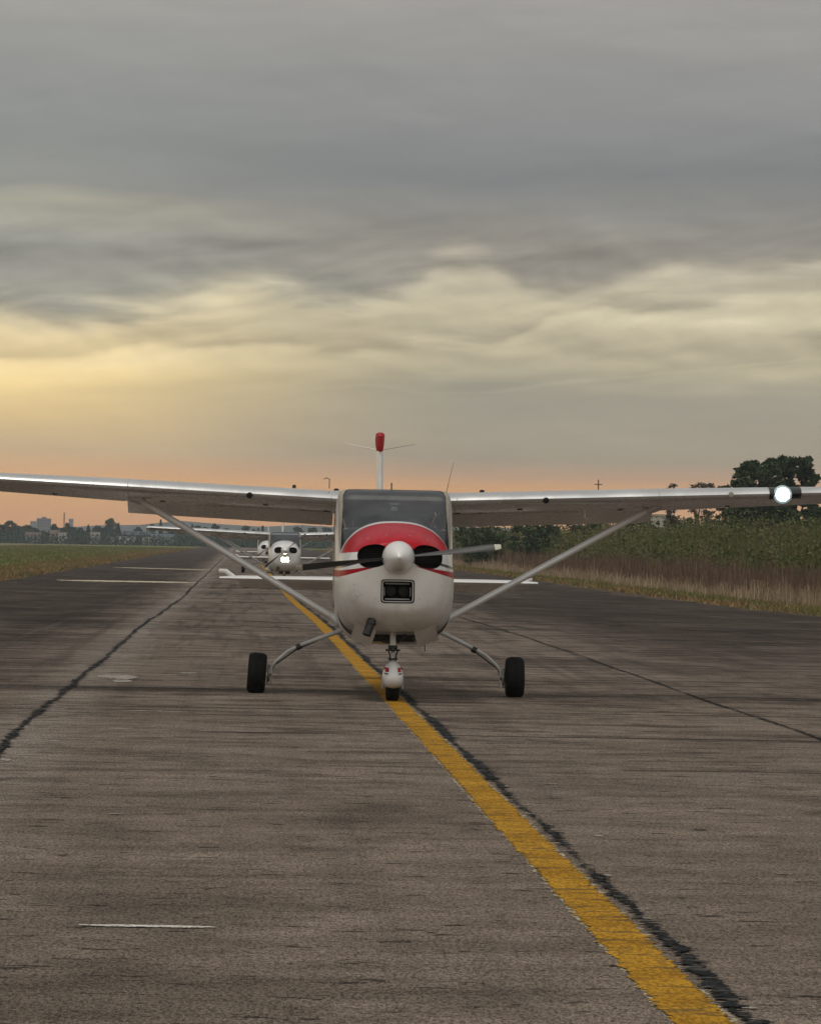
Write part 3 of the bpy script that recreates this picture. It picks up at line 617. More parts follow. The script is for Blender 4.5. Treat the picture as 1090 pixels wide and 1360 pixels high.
    mb = MB().box(-.22, .22, -1.12, -.99, .60, .74, b=.03); mb.tube([(-.2, -1.13, .66), (.22, -1.13, .67)], .014, 8); mb.tube([(-.1, -1.14, .70), (-.08, -1.14, .60)], .02, 8); mb.tube([(.12, -1.14, .71), (.09, -1.14, .61)], .016, 8); mb.build('engine_outlet', 'dark_metal', a)
    MB().tube([(.33, -.9, .6), (.335, -.9, .50)], .006, 6).build('drain_tube', 'dark_metal', a)
    # wings
    for sg in (-1, 1):
        mb = MB(); wing_loft(mb, sg, .56, 5.12, 0, .74, 14)
        wing = mb.build('wing', 'wing_paint', a)
        if sg > 0:
            mb2 = MB(); rows = []
            for x in (-.612, -.3, 0, .3, .612):
                c, y0, z0 = wing_frame(.6); pr = airfoil(c, f0=0, f1=.98); rows.append([Vector((x, y0+.03+u*math.cos(INC)+v*math.sin(INC), z0-.004-u*math.sin(INC)*.7+v*math.cos(INC))) for u, v in pr])
            mb2.grid(rows, True, 0, True, True); mb2.build('cabin_roof', 'beige_trim' if main else 'white_paint', a)
        mb = MB(); wing_loft(mb, sg, .62, 2.84, .745, 1.0, 4, R(17) if main else R(12)); mb.build('flap', 'wing_paint', wing)
        mb = MB(); wing_loft(mb, sg, 2.87, 5.05, .745, 1.0, 4, R(-1)); mb.build('aileron', 'wing_paint', wing)
        # rounded tip
        rows = []
        for i in range(8):
            q = i/7*PI/2; k = math.cos(q); ax = 5.12+.16*math.sin(q); c = 1.13; sc_ = .35+.65*k if i < 7 else .30
            pr = airfoil(c, f0=0, f1=1.0); rows.append([wing_pt(sg, ax, c*.5+(u-c*.5)*(.82+.18*k), v*max(k, .06)-.03*math.sin(q)) for u, v in pr])
        MB().grid(rows, True, 0, False, True).build('wing_tip', 'white_paint', wing)
        # rivet seams, leading edge joints, inspection holes
        for ax in (.66, 2.80):
            c, _, _ = wing_frame(ax); MB().tube([wing_pt(sg, ax, u, v*1.01) for u, v in airfoil(c, f0=0, f1=.7)], .0035, 5).build('seam', 'grey_paint', wing)
        for ax, fr in ((1.35, .25), (2.45, .45), (.95, .55), (3.6, .5), (.7, .45)):
            c, _, _ = wing_frame(ax); lo = [q for q in airfoil(c, f0=0, f1=1.0, n=40)][41:]; q = min(lo, key=lambda p: abs(p[0]-fr*c)); p = wing_pt(sg, ax, q[0], q[1]-.002)
            MB().lathe([(.028, -.003), (.028, .006)], Matrix.Translation(p) @ Matrix.Rotation(PI, 4, 'X'), 12).build('inspection_hole', 'black', wing)
        # stall vent / tie-down blob on the leading edge
        p = wing_pt(sg, 1.52 if sg < 0 else 1.60, -.002, -.022); MB().lathe([(.034, -.01), (.031, .006), (.015, .012)], Matrix.Translation(p) @ Matrix.Rotation(R(112), 4, 'X'), 16).build('vent', 'black', wing)
        mb = MB(); c = 1.63; mb.tube([wing_pt(sg, .64+.17*k, .80*1.0, -.062*1.0) for k in range(9)], [.004]*9, 5); mb.build('fuel_streak_trim', 'grey_paint', wing)
        # fuel cap on top
        p = wing_pt(sg, .95 if sg > 0 else .50+.1, .5, .155); MB().lathe([(.026, -.03), (.026, .002), (.012, .008)], Matrix.Translation(p), 16).build('fuel_cap', 'black', wing)
        # strut
        pa = Vector((sg*.57-.01, -.02, .80)); pb = wing_pt(sg, 2.80 if sg > 0 else 2.74, .58, -.05)
        n_ = 12; mb = MB(); pts = [pa.lerp(pb, k/n_) for k in range(n_+1)]; mb.tube(pts, [.040]*(n_+1), 16, sq=(1.7, .88)); st = mb.build('wing_strut', 'grey_paint' if not main else 'white_paint', a)
        d = (pb-pa).normalized()
        MB().tube([pb-d*.10, pb-d*.03, pb+d*.05], [.045, .062, .075], 14, sq=(1.6, .95)).build('strut_fairing', 'wing_paint', st)
        MB().tube([pa-d*.03, pa+d*.05], [.058, .045], 14, sq=(1.6, .95)).build('strut_cuff', 'white_paint', st)
        if main and sg > 0:
            mb = MB(); mb.tube([wing_pt(1, 2.05, .5, -.05), wing_pt(1, 2.05, .5, -.05)+Vector((0, 0, -.11)), wing_pt(1, 2.05, .5, -.05)+Vector((.02, -.10, -.12))], .007, 8); mb.build('fuel_vent', 'white_paint', wing)
            # landing lights in the leading edge: lens shell, emissive rings imitating the lamp's glow, lamp
            rows = []
            for ax in np.linspace(3.97, 4.31, 10):
                c, _, _ = wing_frame(ax); pr = [q for q in airfoil(c, f0=0, f1=1, n=40)]; k0 = 40; rows.append([wing_pt(1, ax, u-.005*(1 if u < .03 else .3), v+(.004 if j < k0 else -.004)) for j, (u, v) in enumerate(pr) if 31 <= j <= 47])
            ll = MB().grid(rows).build('landing_light', 'bezel_black', wing)
            q = wing_pt(1, 4.11, -.004, -.012); MM = Matrix.Translation(q) @ Matrix.Rotation(R(90), 4, 'X')
            MB().lathe([(.098, -.05), (.096, 0), (.092, .003), (.060, .0035)], MM, 32).build('halo_ring', 'halo_dim', wing); MB().lathe([(.080, -.01), (.078, .004), (.050, .0055)], MM, 32).build('halo_ring', 'halo_glow', wing)
            MB().lathe([(.062, .005), (.058, .012), (.035, .020), (.005, .022)], MM, 32).build('lamp', 'lamp_on', wing)
            q = wing_pt(1, 3.56, -.002, .0); MM = Matrix.Translation(q) @ Matrix.Rotation(R(90), 4, 'X'); MB().lathe([(.03, -.02), (.028, .004), (.01, .008)], MM, 16).build('stall_sensor', 'beige_trim', wing)
        if main and sg < 0:
            p = wing_pt(-1, .68, .25, .13); MB().tube([p, p+Vector((0, 0, .10)), p+Vector((-.03, 0, .112)), p+Vector((-.06, 0, .10))], .0055, 6).build('vent_tube', 'dark_metal', wing)
            p = wing_pt(-1, 1.05, .5, .14); MB().lathe([(.02, 0), (.02, .03), (.008, .036)], Matrix.Translation(p), 10).build('fuel_vent', 'dark_metal', wing)
    # antennas on the roof
    p = Vector((.60, .9, 2.15)); MB().tube([p, p+Vector((.04, .04, .18)), p+Vector((.085, .1, .36))], [.004, .003, .002], 6).build('whip_antenna', 'dark_metal', a)
    MB().box(-.006, .006, .5, .6, 2.17, 2.27).build('blade_antenna', 'dark_metal', a)
    # tail
    for sg in (-1, 1):
        rows = []; er = []
        for i in range(9):
            u = i/8; ax = .02+1.86*u; c = .60-.14*u; y0 = 4.62+.20*u; k = 1 if i < 8 else .5
            def tp(cc, f0, f1, d=0):
                out = []
                for uu, vv in airfoil(.94-.20*u, th=.085, cam=0, f0=f0, f1=f1, n=10):
                    h = f0*(.94-.2*u)
                    if d: uu, vv = h+(uu-h)*math.cos(d)+vv*math.sin(d), -(uu-h)*math.sin(d)+vv*math.cos(d)
                    out.append(Vector((sg*ax, y0+uu, 1.175+vv*k)))
                return out
            rows.append(tp(c, 0, .62)); er.append(tp(c, .63, 1, R(24) if main else R(14)))
        tail = MB().grid(rows, True, 0, True, True).build('horizontal_stabilizer', 'white_paint', a)
        MB().grid(er[:-1], True, 0, True, True).build('elevator', 'wing_paint', tail)
        MB().tube([(sg*1.70, 5.05, 1.19), (sg*1.80, 5.3, 1.245), (sg*1.885, 5.6, 1.25)] if sg < 0 else [(sg*1.72, 5.1, 1.185), (sg*1.84, 5.4, 1.215)], [.02, .035, .03] if sg < 0 else [.015, .02], 10, sq=(1, .5)).build('tip_horn', 'white_paint', tail)
    rows = []; rr = []
    for i in range(9):
        u = i/8; z = 1.30+1.42*u; y0 = 4.15+1.05*u; y1 = 5.55+.42*u; c = (y1-y0)
        pf = airfoil(c/.68, th=.075*(1.4/(c/.68))*.78 if c > 0 else .08, cam=0, f0=0, f1=.66, n=10); rows.append([Vector((v, y0+uu, z)) for uu, v in pf])
        cc = c/.68; pr = airfoil(cc, th=.075*(1.4/cc)*.78, cam=0, f0=.67, f1=1, n=6); rr.append([Vector((v, y0+uu, z)) for uu, v in pr])
    fin = MB().grid(rows, True, 0, True, True).build('vertical_fin', 'white_paint', a)
    MB().grid(rr, True, 0, True, True).build('rudder', 'white_paint', fin)
    if main:
        capr = []
        for z, k in ((2.70, .85), (2.72, 1.05), (2.80, 1.35), (2.86, 1.5), (2.895, 1.35), (2.91, .9)):
            capr.append([Vector((.037*k*math.cos(2*PI*j/20), 5.55+(.42-.08*(k < .95))*math.sin(2*PI*j/20), z)) for j in range(20)])
        MB().grid(capr, True, 0, True, True).build('fin_cap', 'red_paint', fin)
        MB().lathe([(.05, 0), (.055, .015), (.055, .035), (.045, .055), (.02, .068)], Matrix.Translation((0, 5.42, 2.875)), 20).build('beacon', 'beacon_glass', fin)
        for sg in (-1, 1): MB().tube([(sg*.03, 5.5, 2.735), (sg*.42, 5.62, 2.812)], [.005, .0035], 6).build('navigation_antenna', 'steel', fin)
    # main gear: tubular legs
    for sg in (-1, 1):
        wx = 1.33 if sg > 0 else -1.41; k = abs(wx)-1.37
        pts = [(sg*.48, -.02, .70), (sg*.60, -.01, .655), (sg*(.93+k), 0, .515), (sg*(1.05+k), 0, .45), (sg*(1.17+k), 0, .345), (sg*(1.215+k), 0, .29), (sg*(1.225+k), 0, .215)]
        mb = MB(); mb.tube(pts, [.027, .024, .020, .018, .017, .017, .017], 12); leg = mb.build('main_gear_leg', 'grey_paint', a)
        MB().tube([(sg*(.91+k), 0, .513), (sg*(.955+k), 0, .49)], .034, 10).build('leg_clamp', 'dark_metal', leg)
        MB().tube([(sg*.74, .028, .585), (sg*(.95+k), .03, .475), (sg*(1.19+k), .03, .30), (sg*(1.235+k), .03, .17)], .008, 6).build('brake_line', 'dark_metal', leg)
        mb = MB(); MM = Matrix.Translation((sg*(1.245+k), 0, .215)) @ Matrix.Rotation(R(90), 4, 'Y')
        mb.lathe([(.10, -.012), (.105, 0), (.10, .012)], MM, 20); mb.box(sg*(1.235+k)-.03, sg*(1.235+k)+.02, -.05, .05, .10, .18, b=.01); mb.build('brake', 'steel', leg)
        cam_ = R(3.5) if sg < 0 else R(-.5)
        MM = Matrix.Translation((wx, 0, .217)) @ Matrix.Rotation(cam_, 4, 'Y') @ Matrix.Rotation(R(90), 4, 'Y')
        prof = [(.10, -.075), (.125, -.088), (.16, -.098), (.185, -.096), (.205, -.080), (.2155, -.050)] + [(.2185, x) for x in (-.035, -.012)] + [(.212, -.010), (.212, -.004), (.2185, -.002), (.2185, .010), (.212, .012), (.212, .018), (.2185, .020)] + [(.2155, .050), (.205, .080), (.185, .096), (.16, .098), (.125, .088), (.10, .075)]
        wl_ = MB().lathe(prof, MM, 40).build('wheel', 'rubber', a, ang=60)
        MB().lathe([(.098, -.08), (.10, -.07), (.06, -.05), (.055, .05), (.10, .07), (.098, .08)], MM, 24).build('rim', 'grey_paint', wl_)
    # nose gear
    x0 = -.02
    mb = MB(); mb.tube([(x0, -1.45, .80), (x0, -1.58, .52)], .030, 14); mb.tube([(x0, -1.57, .53), (x0, -1.62, .40)], .020, 12, mi=1)
    ng = mb.build('nose_gear', ['white_paint', 'steel'], a)
    mb = MB(); mb.lathe([(.045, -.02), (.05, 0), (.045, .02)], Matrix.Translation((x0, -1.56, .555)), 14); mb.box(x0-.075, x0+.075, -1.62, -1.57, .515, .535, b=.006)
    mb.box(x0-.05, x0+.05, -1.64, -1.60, .43, .445, b=.005); mb.tube([(x0+.05, -1.62, .53), (x0+.03, -1.70, .47), (x0+.03, -1.62, .42)], .009, 6); mb.tube([(x0-.05, -1.62, .53), (x0-.03, -1.70, .47), (x0-.03, -1.62, .42)], .009, 6)
    mb.tube([(x0-.11, -1.5, .62), (x0+.02, -1.52, .60)], .022, 10); mb.tube([(x0+.05, -1.50, .60), (x0+.13, -1.42, .68)], .012, 8); mb.build('torque_link', 'dark_metal', ng)
    # wheel fairing: fat teardrop
    rows = []
    for y, hw, zt, zb in ((-1.95, .012, .262, .235), (-1.94, .045, .292, .20), (-1.91, .075, .325, .168), (-1.86, .095, .365, .145), (-1.78, .106, .405, .13), (-1.68, .11, .425, .125), (-1.55, .105, .42, .13), (-1.35, .075, .37, .16), (-1.15, .035, .30, .20), (-1.08, .01, .26, .235)):
        r_ = []
        for j in range(28):
            q = 2*PI*j/28; c, s = math.cos(q), math.sin(q); zc = .235; nn = 2.3
            r_.append(Vector((x0+hw*math.copysign(abs(c)**(2/nn), c)*(1 if s < 0 else 1-.35*s*s), y, zc+((zt-zc) if s > 0 else (zc-zb))*math.copysign(abs(s)**(2/nn), s))))
        rows.append(r_)
    wf = MB().grid(rows, True, 0, True, True).build('wheel_fairing', 'white_paint', ng)
    if main:
        bv2 = BVHTree.FromPolygons([v.co[:] for v in wf.data.vertices], [p.vertices[:] for p in wf.data.polygons])
        def onf(x, z):
            h = bv2.ray_cast(Vector((x, -4, z)), Vector((0, 1, 0))); return Vector((x, h[0].y-.007, z)) if h[0] else Vector((x, -1.78, z))
        for sg in (-1, 1):
            def dec(x0_, x1_, z0_, z1_, slope, mt, nm):
                rows = [[onf(x0+sg*(x0_+(x1_-x0_)*i/4 if True else 0), z0_+(z1_-z0_)*j/3 + slope*i/4) for j in range(4)] for i in range(5)]; MB().grid(rows).build(nm, mt, wf)
            dec(.046, .092, .308, .352, .004, 'red_paint', 'red_marking'); dec(.055, .094, .283, .296, .006, 'bezel_black', 'dark_marking')
    MM = Matrix.Translation((x0, -1.66, .19)) @ Matrix.Rotation(R(90), 4, 'Y')
    prof = [(.08, -.05), (.11, -.062), (.15, -.068), (.175, -.06), (.188, -.035), (.19, -.012), (.185, -.010), (.185, .010), (.19, .012), (.188, .035), (.175, .06), (.15, .068), (.11, .062), (.08, .05)]
    MB().lathe(prof, MM, 36).build('nose_wheel', 'rubber', ng, ang=60)
    for sg in (-1, 1): MB().box(x0+sg*.10-.012, x0+sg*.10+.012, -1.69, -1.62, .13, .26, b=.006).build('fork', 'steel', ng)
    return a

A1Y = 44.0
A1 = aircraft('light_aircraft', 'high wing airplane with red topped white cowling, nearest on the yellow line', (1.604, A1Y, 0), R(-.35), 1)
A2 = aircraft('light_aircraft', 'plain white high wing airplane with lit nose light, second in the queue', (1.66, 158, -.2), R(.2), 2)
A3 = aircraft('light_aircraft', 'farthest white airplane, mostly hidden behind the one with the lit nose', (1.56, 235, -.2), R(-.3), 3)
# ------------------------------------------------------------------ vegetation
def leaf_cloud(centers, sizes, dirs=None, flat=.5):
    n = len(centers); C_ = np.asarray(centers); s = np.asarray(sizes)[:, None]
    a = rng.normal(size=(n, 3)); a /= np.linalg.norm(a, axis=1)[:, None]; b_ = rng.normal(size=(n, 3)); b_ -= a*(a*b_).sum(1)[:, None]; b_ /= np.linalg.norm(b_, axis=1)[:, None]
    V = np.stack([C_-a*s, C_-b_*s*flat, C_+a*s, C_+b_*s*flat], 1).reshape(-1, 3); Q = np.arange(n*4).reshape(-1, 4); return V, Q
def tree_mesh_crown(h, w_, kind, seed, leaf=.2, count=2500):
    r = np.random.default_rng(seed); pts = []
    if kind == 'cone':
        nb_ = 40
        for i in range(nb_):
            u = (i+.5)/nb_; z = h*(.12+.86*u); rad = w_/2*(1-u)**.75*(.85+.3*r.random()); k = int(count/nb_*(1.6-1.2*u)); q = r.random(k)*2*PI; rr = rad*np.sqrt(r.random(k))
            pts.append(np.stack([rr*np.cos(q), rr*np.sin(q), z+r.normal(size=k)*h*.02], 1))
    elif kind == 'wide':
        for i in range(130):
            q = r.random()*2*PI; zc = h*(.10+.80*r.random()); prof = min(1, .62+zc/h) if zc < h*.5 else max(.1, 1-((zc/h-.5)/.52)**4)**.5; rr = w_/2*prof*r.random()**.5*.95
            cr = (.045+.085*r.random())*min(w_, h); k = int(count*1.15/130); d = r.normal(size=(k, 3)); d /= np.linalg.norm(d, axis=1)[:, None]; pts.append(np.array([rr*math.cos(q), rr*math.sin(q), min(zc, h-cr*.7)])+d*cr*(r.random((k, 1))**.4*(1+.35*(r.random((k, 1)) > .85)))*np.array([1.2, 1.2, .75]))
    else:
        nb_ = 26 if kind == 'round' else 34
        for i in range(nb_):
            q = r.random()*2*PI; u = r.random()**.6; zc = h*(.30+.62*r.random()) if kind != 'bare' else h*(.25+.7*r.random()); prof = math.sqrt(max(.05, 1-((zc/h-.58)/.45)**2)); rr = w_/2*prof*u*.85
            cr = (.10+.13*r.random())*min(w_, h)*(1.0 if kind == 'round' else .85); k = int(count/nb_*(cr/(.16*min(w_, h)))**2)
            d = r.normal(size=(k, 3)); d /= np.linalg.norm(d, axis=1)[:, None]; pts.append(np.array([rr*math.cos(q), rr*math.sin(q), zc])+d*cr*(r.random((k, 1))**.45)*np.array([1.15, 1.15, .8]))
    pts = np.concatenate(pts); pts = pts[pts[:, 2] > h*.08]
    return leaf_cloud(pts, leaf*(.6+.8*r.random(len(pts))))
def trunk_mb(h, w_, seed, kind):
    r = random.Random(seed); mb = MB(); tr = .035*h; top = h*(.9 if kind == 'cone' else .6)
    mb.tube([(0, 0, -.1), (.01*h, 0, h*.2), (-.01*h, .01*h, h*.42), (0, 0, top)], [tr, tr*.75, tr*.5, tr*.15], 8)
    if kind != 'cone':
        for i in range(7):
            q = r.random()*2*PI; z0 = h*(.2+.3*r.random()); L_ = w_*.36*(.6+.5*r.random()); mb.tube([(0, 0, z0), (L_*.5*math.cos(q), L_*.5*math.sin(q), z0+h*.13), (L_*math.cos(q), L_*math.sin(q), z0+h*.33)], [tr*.4, tr*.25, tr*.08], 6)
    return mb
def tree(name, p, h, w_, kind, leafm, label, group, seed, leaf=.2, count=2500, cat='tree'):
    o = empty(name, p, 0, label=label, cat=cat, group=group); trunk_mb(h, w_, seed, kind).build('trunk', 'bark', o)
    V, Q = tree_mesh_crown(h, w_, kind, seed, leaf, count); link('crown', fastmesh('crown', V, Q, leafm), o); return o
def horizon_y(px): return 718+(px-320)*.018
def far_tree(px, top, wpx, Y, kind, leafm, label, seed, group, **kw):
    g_ = P(px, horizon_y(px), Y); h = P(px, top, Y).z+.2; w_ = wpx*Y/F
    return tree(kw.pop('name', 'tree'), (g_.x, Y, -.2), h, w_, kind, leafm, label, group, seed, **kw)
GL = 'trees in the far tree line'
spec = [(4, 697, 14, 'round', 'leaf_mid', 'mid green tree at the left end of the far tree line'), (13, 690, 15, 'round', 'leaf_dark', 'tall dark tree, first peak from the left of the far tree line'),
 (24, 698, 14, 'round', 'leaf_blue', 'blue green tree just right of the first tall dark one'), (34, 697, 16, 'round', 'leaf_mid', 'broad mid green tree left of the grey tower block'), (44, 700, 14, 'round', 'leaf_blue', 'low tree at the left foot of the grey tower block'),
 (57, 705, 14, 'round', 'leaf_mid', 'low tree in front of the grey tower block'), (71, 696, 9, 'round', 'leaf_dark', 'dark tree between the grey tower block and the lattice mast'), (79, 701, 12, 'round', 'leaf_blue', 'low tree under the lattice mast'),
 (90, 694, 10, 'round', 'leaf_dark', 'dark tree at the left side of the pale tower'), (98, 699, 13, 'round', 'leaf_blue', 'tree in front of the pale tower'), (107, 700, 12, 'round', 'leaf_mid', 'tree just right of the pale tower'),
 (117, 697, 10, 'cone', 'leaf_dark', 'pointed conifer above the narrow white house'), (128, 698, 12, 'round', 'leaf_dark', 'round dark tree right behind the narrow white house'), (137, 701, 12, 'round', 'leaf_blue', 'low tree at the left foot of the dome shaped tree'),
 (146, 686, 17, 'round', 'leaf_mid', 'tallest dome shaped tree of the far tree line'), (157, 695, 8, 'cone', 'leaf_dark', 'slim conifer right of the dome shaped tree'), (153, 704, 14, 'round', 'leaf_blue', 'low tree at the right foot of the dome shaped tree'),
 (183, 700, 12, 'round', 'leaf_blue', 'low tree standing behind the long white shed'), (202, 694, 7, 'round', 'leaf_dark', 'lone small round tree above the blue roofed hangar'), (213, 690, 7, 'cone', 'leaf_dark', 'lone spiky conifer beside the small round tree'),
 (227, 703, 14, 'round', 'leaf_blue', 'low tree above the wing tip of the second airplane'), (241, 702, 12, 'round', 'leaf_mid', 'low green tree seen behind the wing strut'), (255, 696, 7, 'cone', 'leaf_dark', 'dark conifer just right of the nearest wing strut top'), (263, 697, 9, 'round', 'leaf_dark', 'dark tree beside the conifer at the strut'),
 (273, 700, 12, 'round', 'leaf_mid', 'green tree between two dark ones under the nearest wing'), (285, 694, 11, 'round', 'leaf_dark', 'round dark tree tallest under the inner wing'), (302, 701, 12, 'round', 'leaf_blue', 'small blue green tree over the far runway end'),
 (326, 698, 14, 'round', 'leaf_dark', 'tree left of the fins above the second airplane'), (340, 701, 12, 'round', 'leaf_blue', 'low tree next to the fins above the second airplane'), (395, 699, 16, 'round', 'leaf_dark', 'tree above the right wing root of the second airplane'),
 (414, 701, 16, 'round', 'leaf_mid', 'tree behind the right wing of the second airplane'), (433, 700, 16, 'round', 'leaf_blue', 'tree next to the cabin side of the nearest airplane')]
for i, (px, top, wp, kd, lm, lb) in enumerate(spec):
    far_tree(px, top, wp*1.15, 1250+(i*37 % 5)*55, kd, lm, lb, 100+i, GL, leaf=.33, count=1500)
# near trees on the right behind the weeds
GR = 'trees behind the weeds on the right'
for args in [(1008, 600, 66, 300, 'wide', 'leaf_dark', 'dark spreading tree, left part of the big clump at right', 301, 12000), (1054, 592, 58, 306, 'wide', 'leaf_dark', 'tallest dark tree above the wing landing light', 302, 12000),
             (1030, 596, 46, 312, 'wide', 'leaf_dark', 'dark tree filling the middle of the big clump at right', 303, 9000), (985, 622, 34, 296, 'wide', 'leaf_dark', 'lower dark tree at the left foot of the big clump', 304, 4500),
             (1086, 634, 34, 300, 'wide', 'leaf_dark', 'small dark tree cut by the right picture edge', 305, 4000), (963, 634, 24, 330, 'wide', 'leaf_mid', 'small green tree left of the big dark clump', 306, 3000)]:
    far_tree(*args[:7], args[7], GR, leaf=.19, count=args[8])
for args in [(890, 636, 26, 340, 'bare', 'leaf_bare', 'thin brownish bush top, leftmost above the right wing', 311), (925, 632, 34, 340, 'bare', 'leaf_bare', 'brownish sparse bush between the thin bush and the green tree', 312), (940, 634, 24, 345, 'bare', 'leaf_bare', 'sparse brown bush next to the small green tree', 313)]:
    far_tree(*args, GR, leaf=.11, count=1500)

def blades(name, n, xr, yr, hr, wr_, material, lean=.12, hf=None, xf=None, leafy=0):
    u = rng.random(n); y = yr[0]*(yr[1]/yr[0])**u; x = xr[0]+(xr[1]-xr[0])*rng.random(n)
    if xf is not None: x = xf(x, y)
    h = hr[0]+(hr[1]-hr[0])*rng.random(n)
    if hf is not None: h = h*hf(x, y)
    wd = (wr_[0]+(wr_[1]-wr_[0])*rng.random(n))*(1+(y-yr[0])/250); q = rng.random(n)*PI; lx, ly = rng.normal(size=n)*lean*h, rng.normal(size=n)*lean*h
    dx, dy = np.cos(q)*wd, np.sin(q)*wd; z0 = GZ(y)
    V = np.stack([np.stack([x-dx, y-dy, z0], 1), np.stack([x+dx, y+dy, z0], 1), np.stack([x+lx+dx*.3, y+ly+dy*.3, z0+h], 1), np.stack([x+lx-dx*.3, y+ly-dy*.3, z0+h], 1)], 1).reshape(-1, 3)
    Q = np.arange(n*4).reshape(-1, 4)
    return V, Q
def stuff(name, label, parts, material):
    Vs_ = []; Qs = []; k = 0
    for V, Q in parts: Vs_.append(V); Qs.append(Q+k); k += len(V)
    o = link(name, fastmesh(name, np.concatenate(Vs_), np.concatenate(Qs), material)); tag(o, label, 'vegetation', kind='stuff'); return o
lump = lambda x, y: .66+.28*np.sin(y*.11+x*.3)*np.cos(y*.037+1)+.18*np.sin(y*.61+x*.9)+.12*np.sin(y*1.9)
stuff('dry_grass', 'dry tan and orange grass tufts along the right runway edge', [blades('g', 26000, (15.3, 18.6), (95, 900), (.04, .16), (.012, .03), 'x', .4)], 'dry_tuft')
stuff('short_grass', 'short green grass strip in front of the tall weeds', [blades('g', 16000, (16.2, 18.6), (95, 900), (.06, .2), (.012, .03), 'x', .35)], 'green_tuft')
stuff('pale_grass', 'pale straw coloured tall grass in front of the brown reeds', [blades('g', 34000, (17.4, 21.4), (95, 900), (.18, .80), (.008, .02), 'x', .14, lump)], 'weed_pale')
stuff('brown_reeds', 'dark brown dry reeds between straw grass and green weeds', [blades('g', 60000, (19.0, 26.5), (95, 900), (.6, 1.65), (.008, .022), 'x', .10, lump)], 'weed_brown')
# green weeds: stalks plus leaf clumps
n = 190000; u = rng.random(n); y = 105*(900/105)**u; x = 23.5+11*rng.random(n)**1.3; hm = (2.72+.40*np.sin(y*.09)+.38*np.sin(y*.31+x*.5)+.34*np.sin(y*.9+x)+.2*np.sin(y*2.3+x*2)) * np.clip((x-21.5)/4, .55, 1.0)
C_ = np.stack([x, y, hm*(1-rng.random(n)**1.4*.8)], 1); Vw_, Qw_ = leaf_cloud(C_, (.028+.055*rng.random(n))*(1+(y-105)/260))
stuff('green_weeds', 'dense tall green weeds behind the brown reeds', [(Vw_, Qw_), blades('g', 12000, (23.5, 34), (105, 900), (2.0, 3.3), (.01, .02), 'x', .06)], 'weed_green')
stuff('verge_grass', 'tan and green grass tufts along the left runway edge', [blades('g', 26000, (-14.5, -9.5), (120, 900), (.04, .15), (.012, .03), 'x', .4)], 'dry_tuft')
stuff('field_grass', 'low green grass of the left field', [blades('g', 60000, (-45, -12.5), (130, 900), (.05, .16), (.015, .035), 'x', .35)], 'green_tuft')
stuff('low_scrub', 'low dark scrub along the far edge of the left field', [leaf_cloud(np.stack([-85+120*rng.random(9000), 1090+40*rng.random(9000), -.2+1.5*rng.random(9000)**1.5*(1+.9*np.sin(rng.random(9000)*3))], 1), .2+.25*rng.random(9000))], 'leaf_blue')
stuff('bush_belt', 'dark continuous undergrowth below the far tree line', [leaf_cloud(np.stack([-90+130*rng.random(24000), 1180+120*rng.random(24000), 2.6*rng.random(24000)**1.2*(1+.4*np.sin(np.arange(24000)*.001))], 1), .28+.3*rng.random(24000))], 'leaf_blue')
GB = 'bushes at the back of the weeds'
for i, (px, top, wp, lm, lb) in enumerate([(640, 693, 70, 'leaf_mid', 'low green bush behind the weeds right beside the cabin'), (712, 692, 76, 'leaf_dark', 'low dark bush behind the weeds left of the strut middle'), (785, 687, 80, 'leaf_mid', 'wide green bush behind the weeds below the thin pole'),
        (848, 684, 60, 'leaf_dark', 'dark bush left of the white house behind the weeds'), (912, 680, 66, 'leaf_mid', 'green bush right of the white house behind the weeds'), (960, 680, 50, 'leaf_dark', 'dark bush between the white house and the big tree clump')]):
    far_tree(px, top, wp, 320+i*6, 'wide', lm, lb, 400+i, GB, leaf=.14, count=3500, cat='bush', name='bush')
for i, (px, top, wp, lb) in enumerate([(985, 682, 44, 'dark leafy bush under the wing, left of the lit landing light'), (1030, 676, 52, 'dark leafy bush right below the lit landing light'), (1075, 674, 50, 'dark leafy bush under the wing at the right picture edge')]):
    far_tree(px, top, wp, 232+i*4, 'wide', 'leaf_dark', lb, 420+i, GB, leaf=.11, count=5000, cat='bush', name='bush')

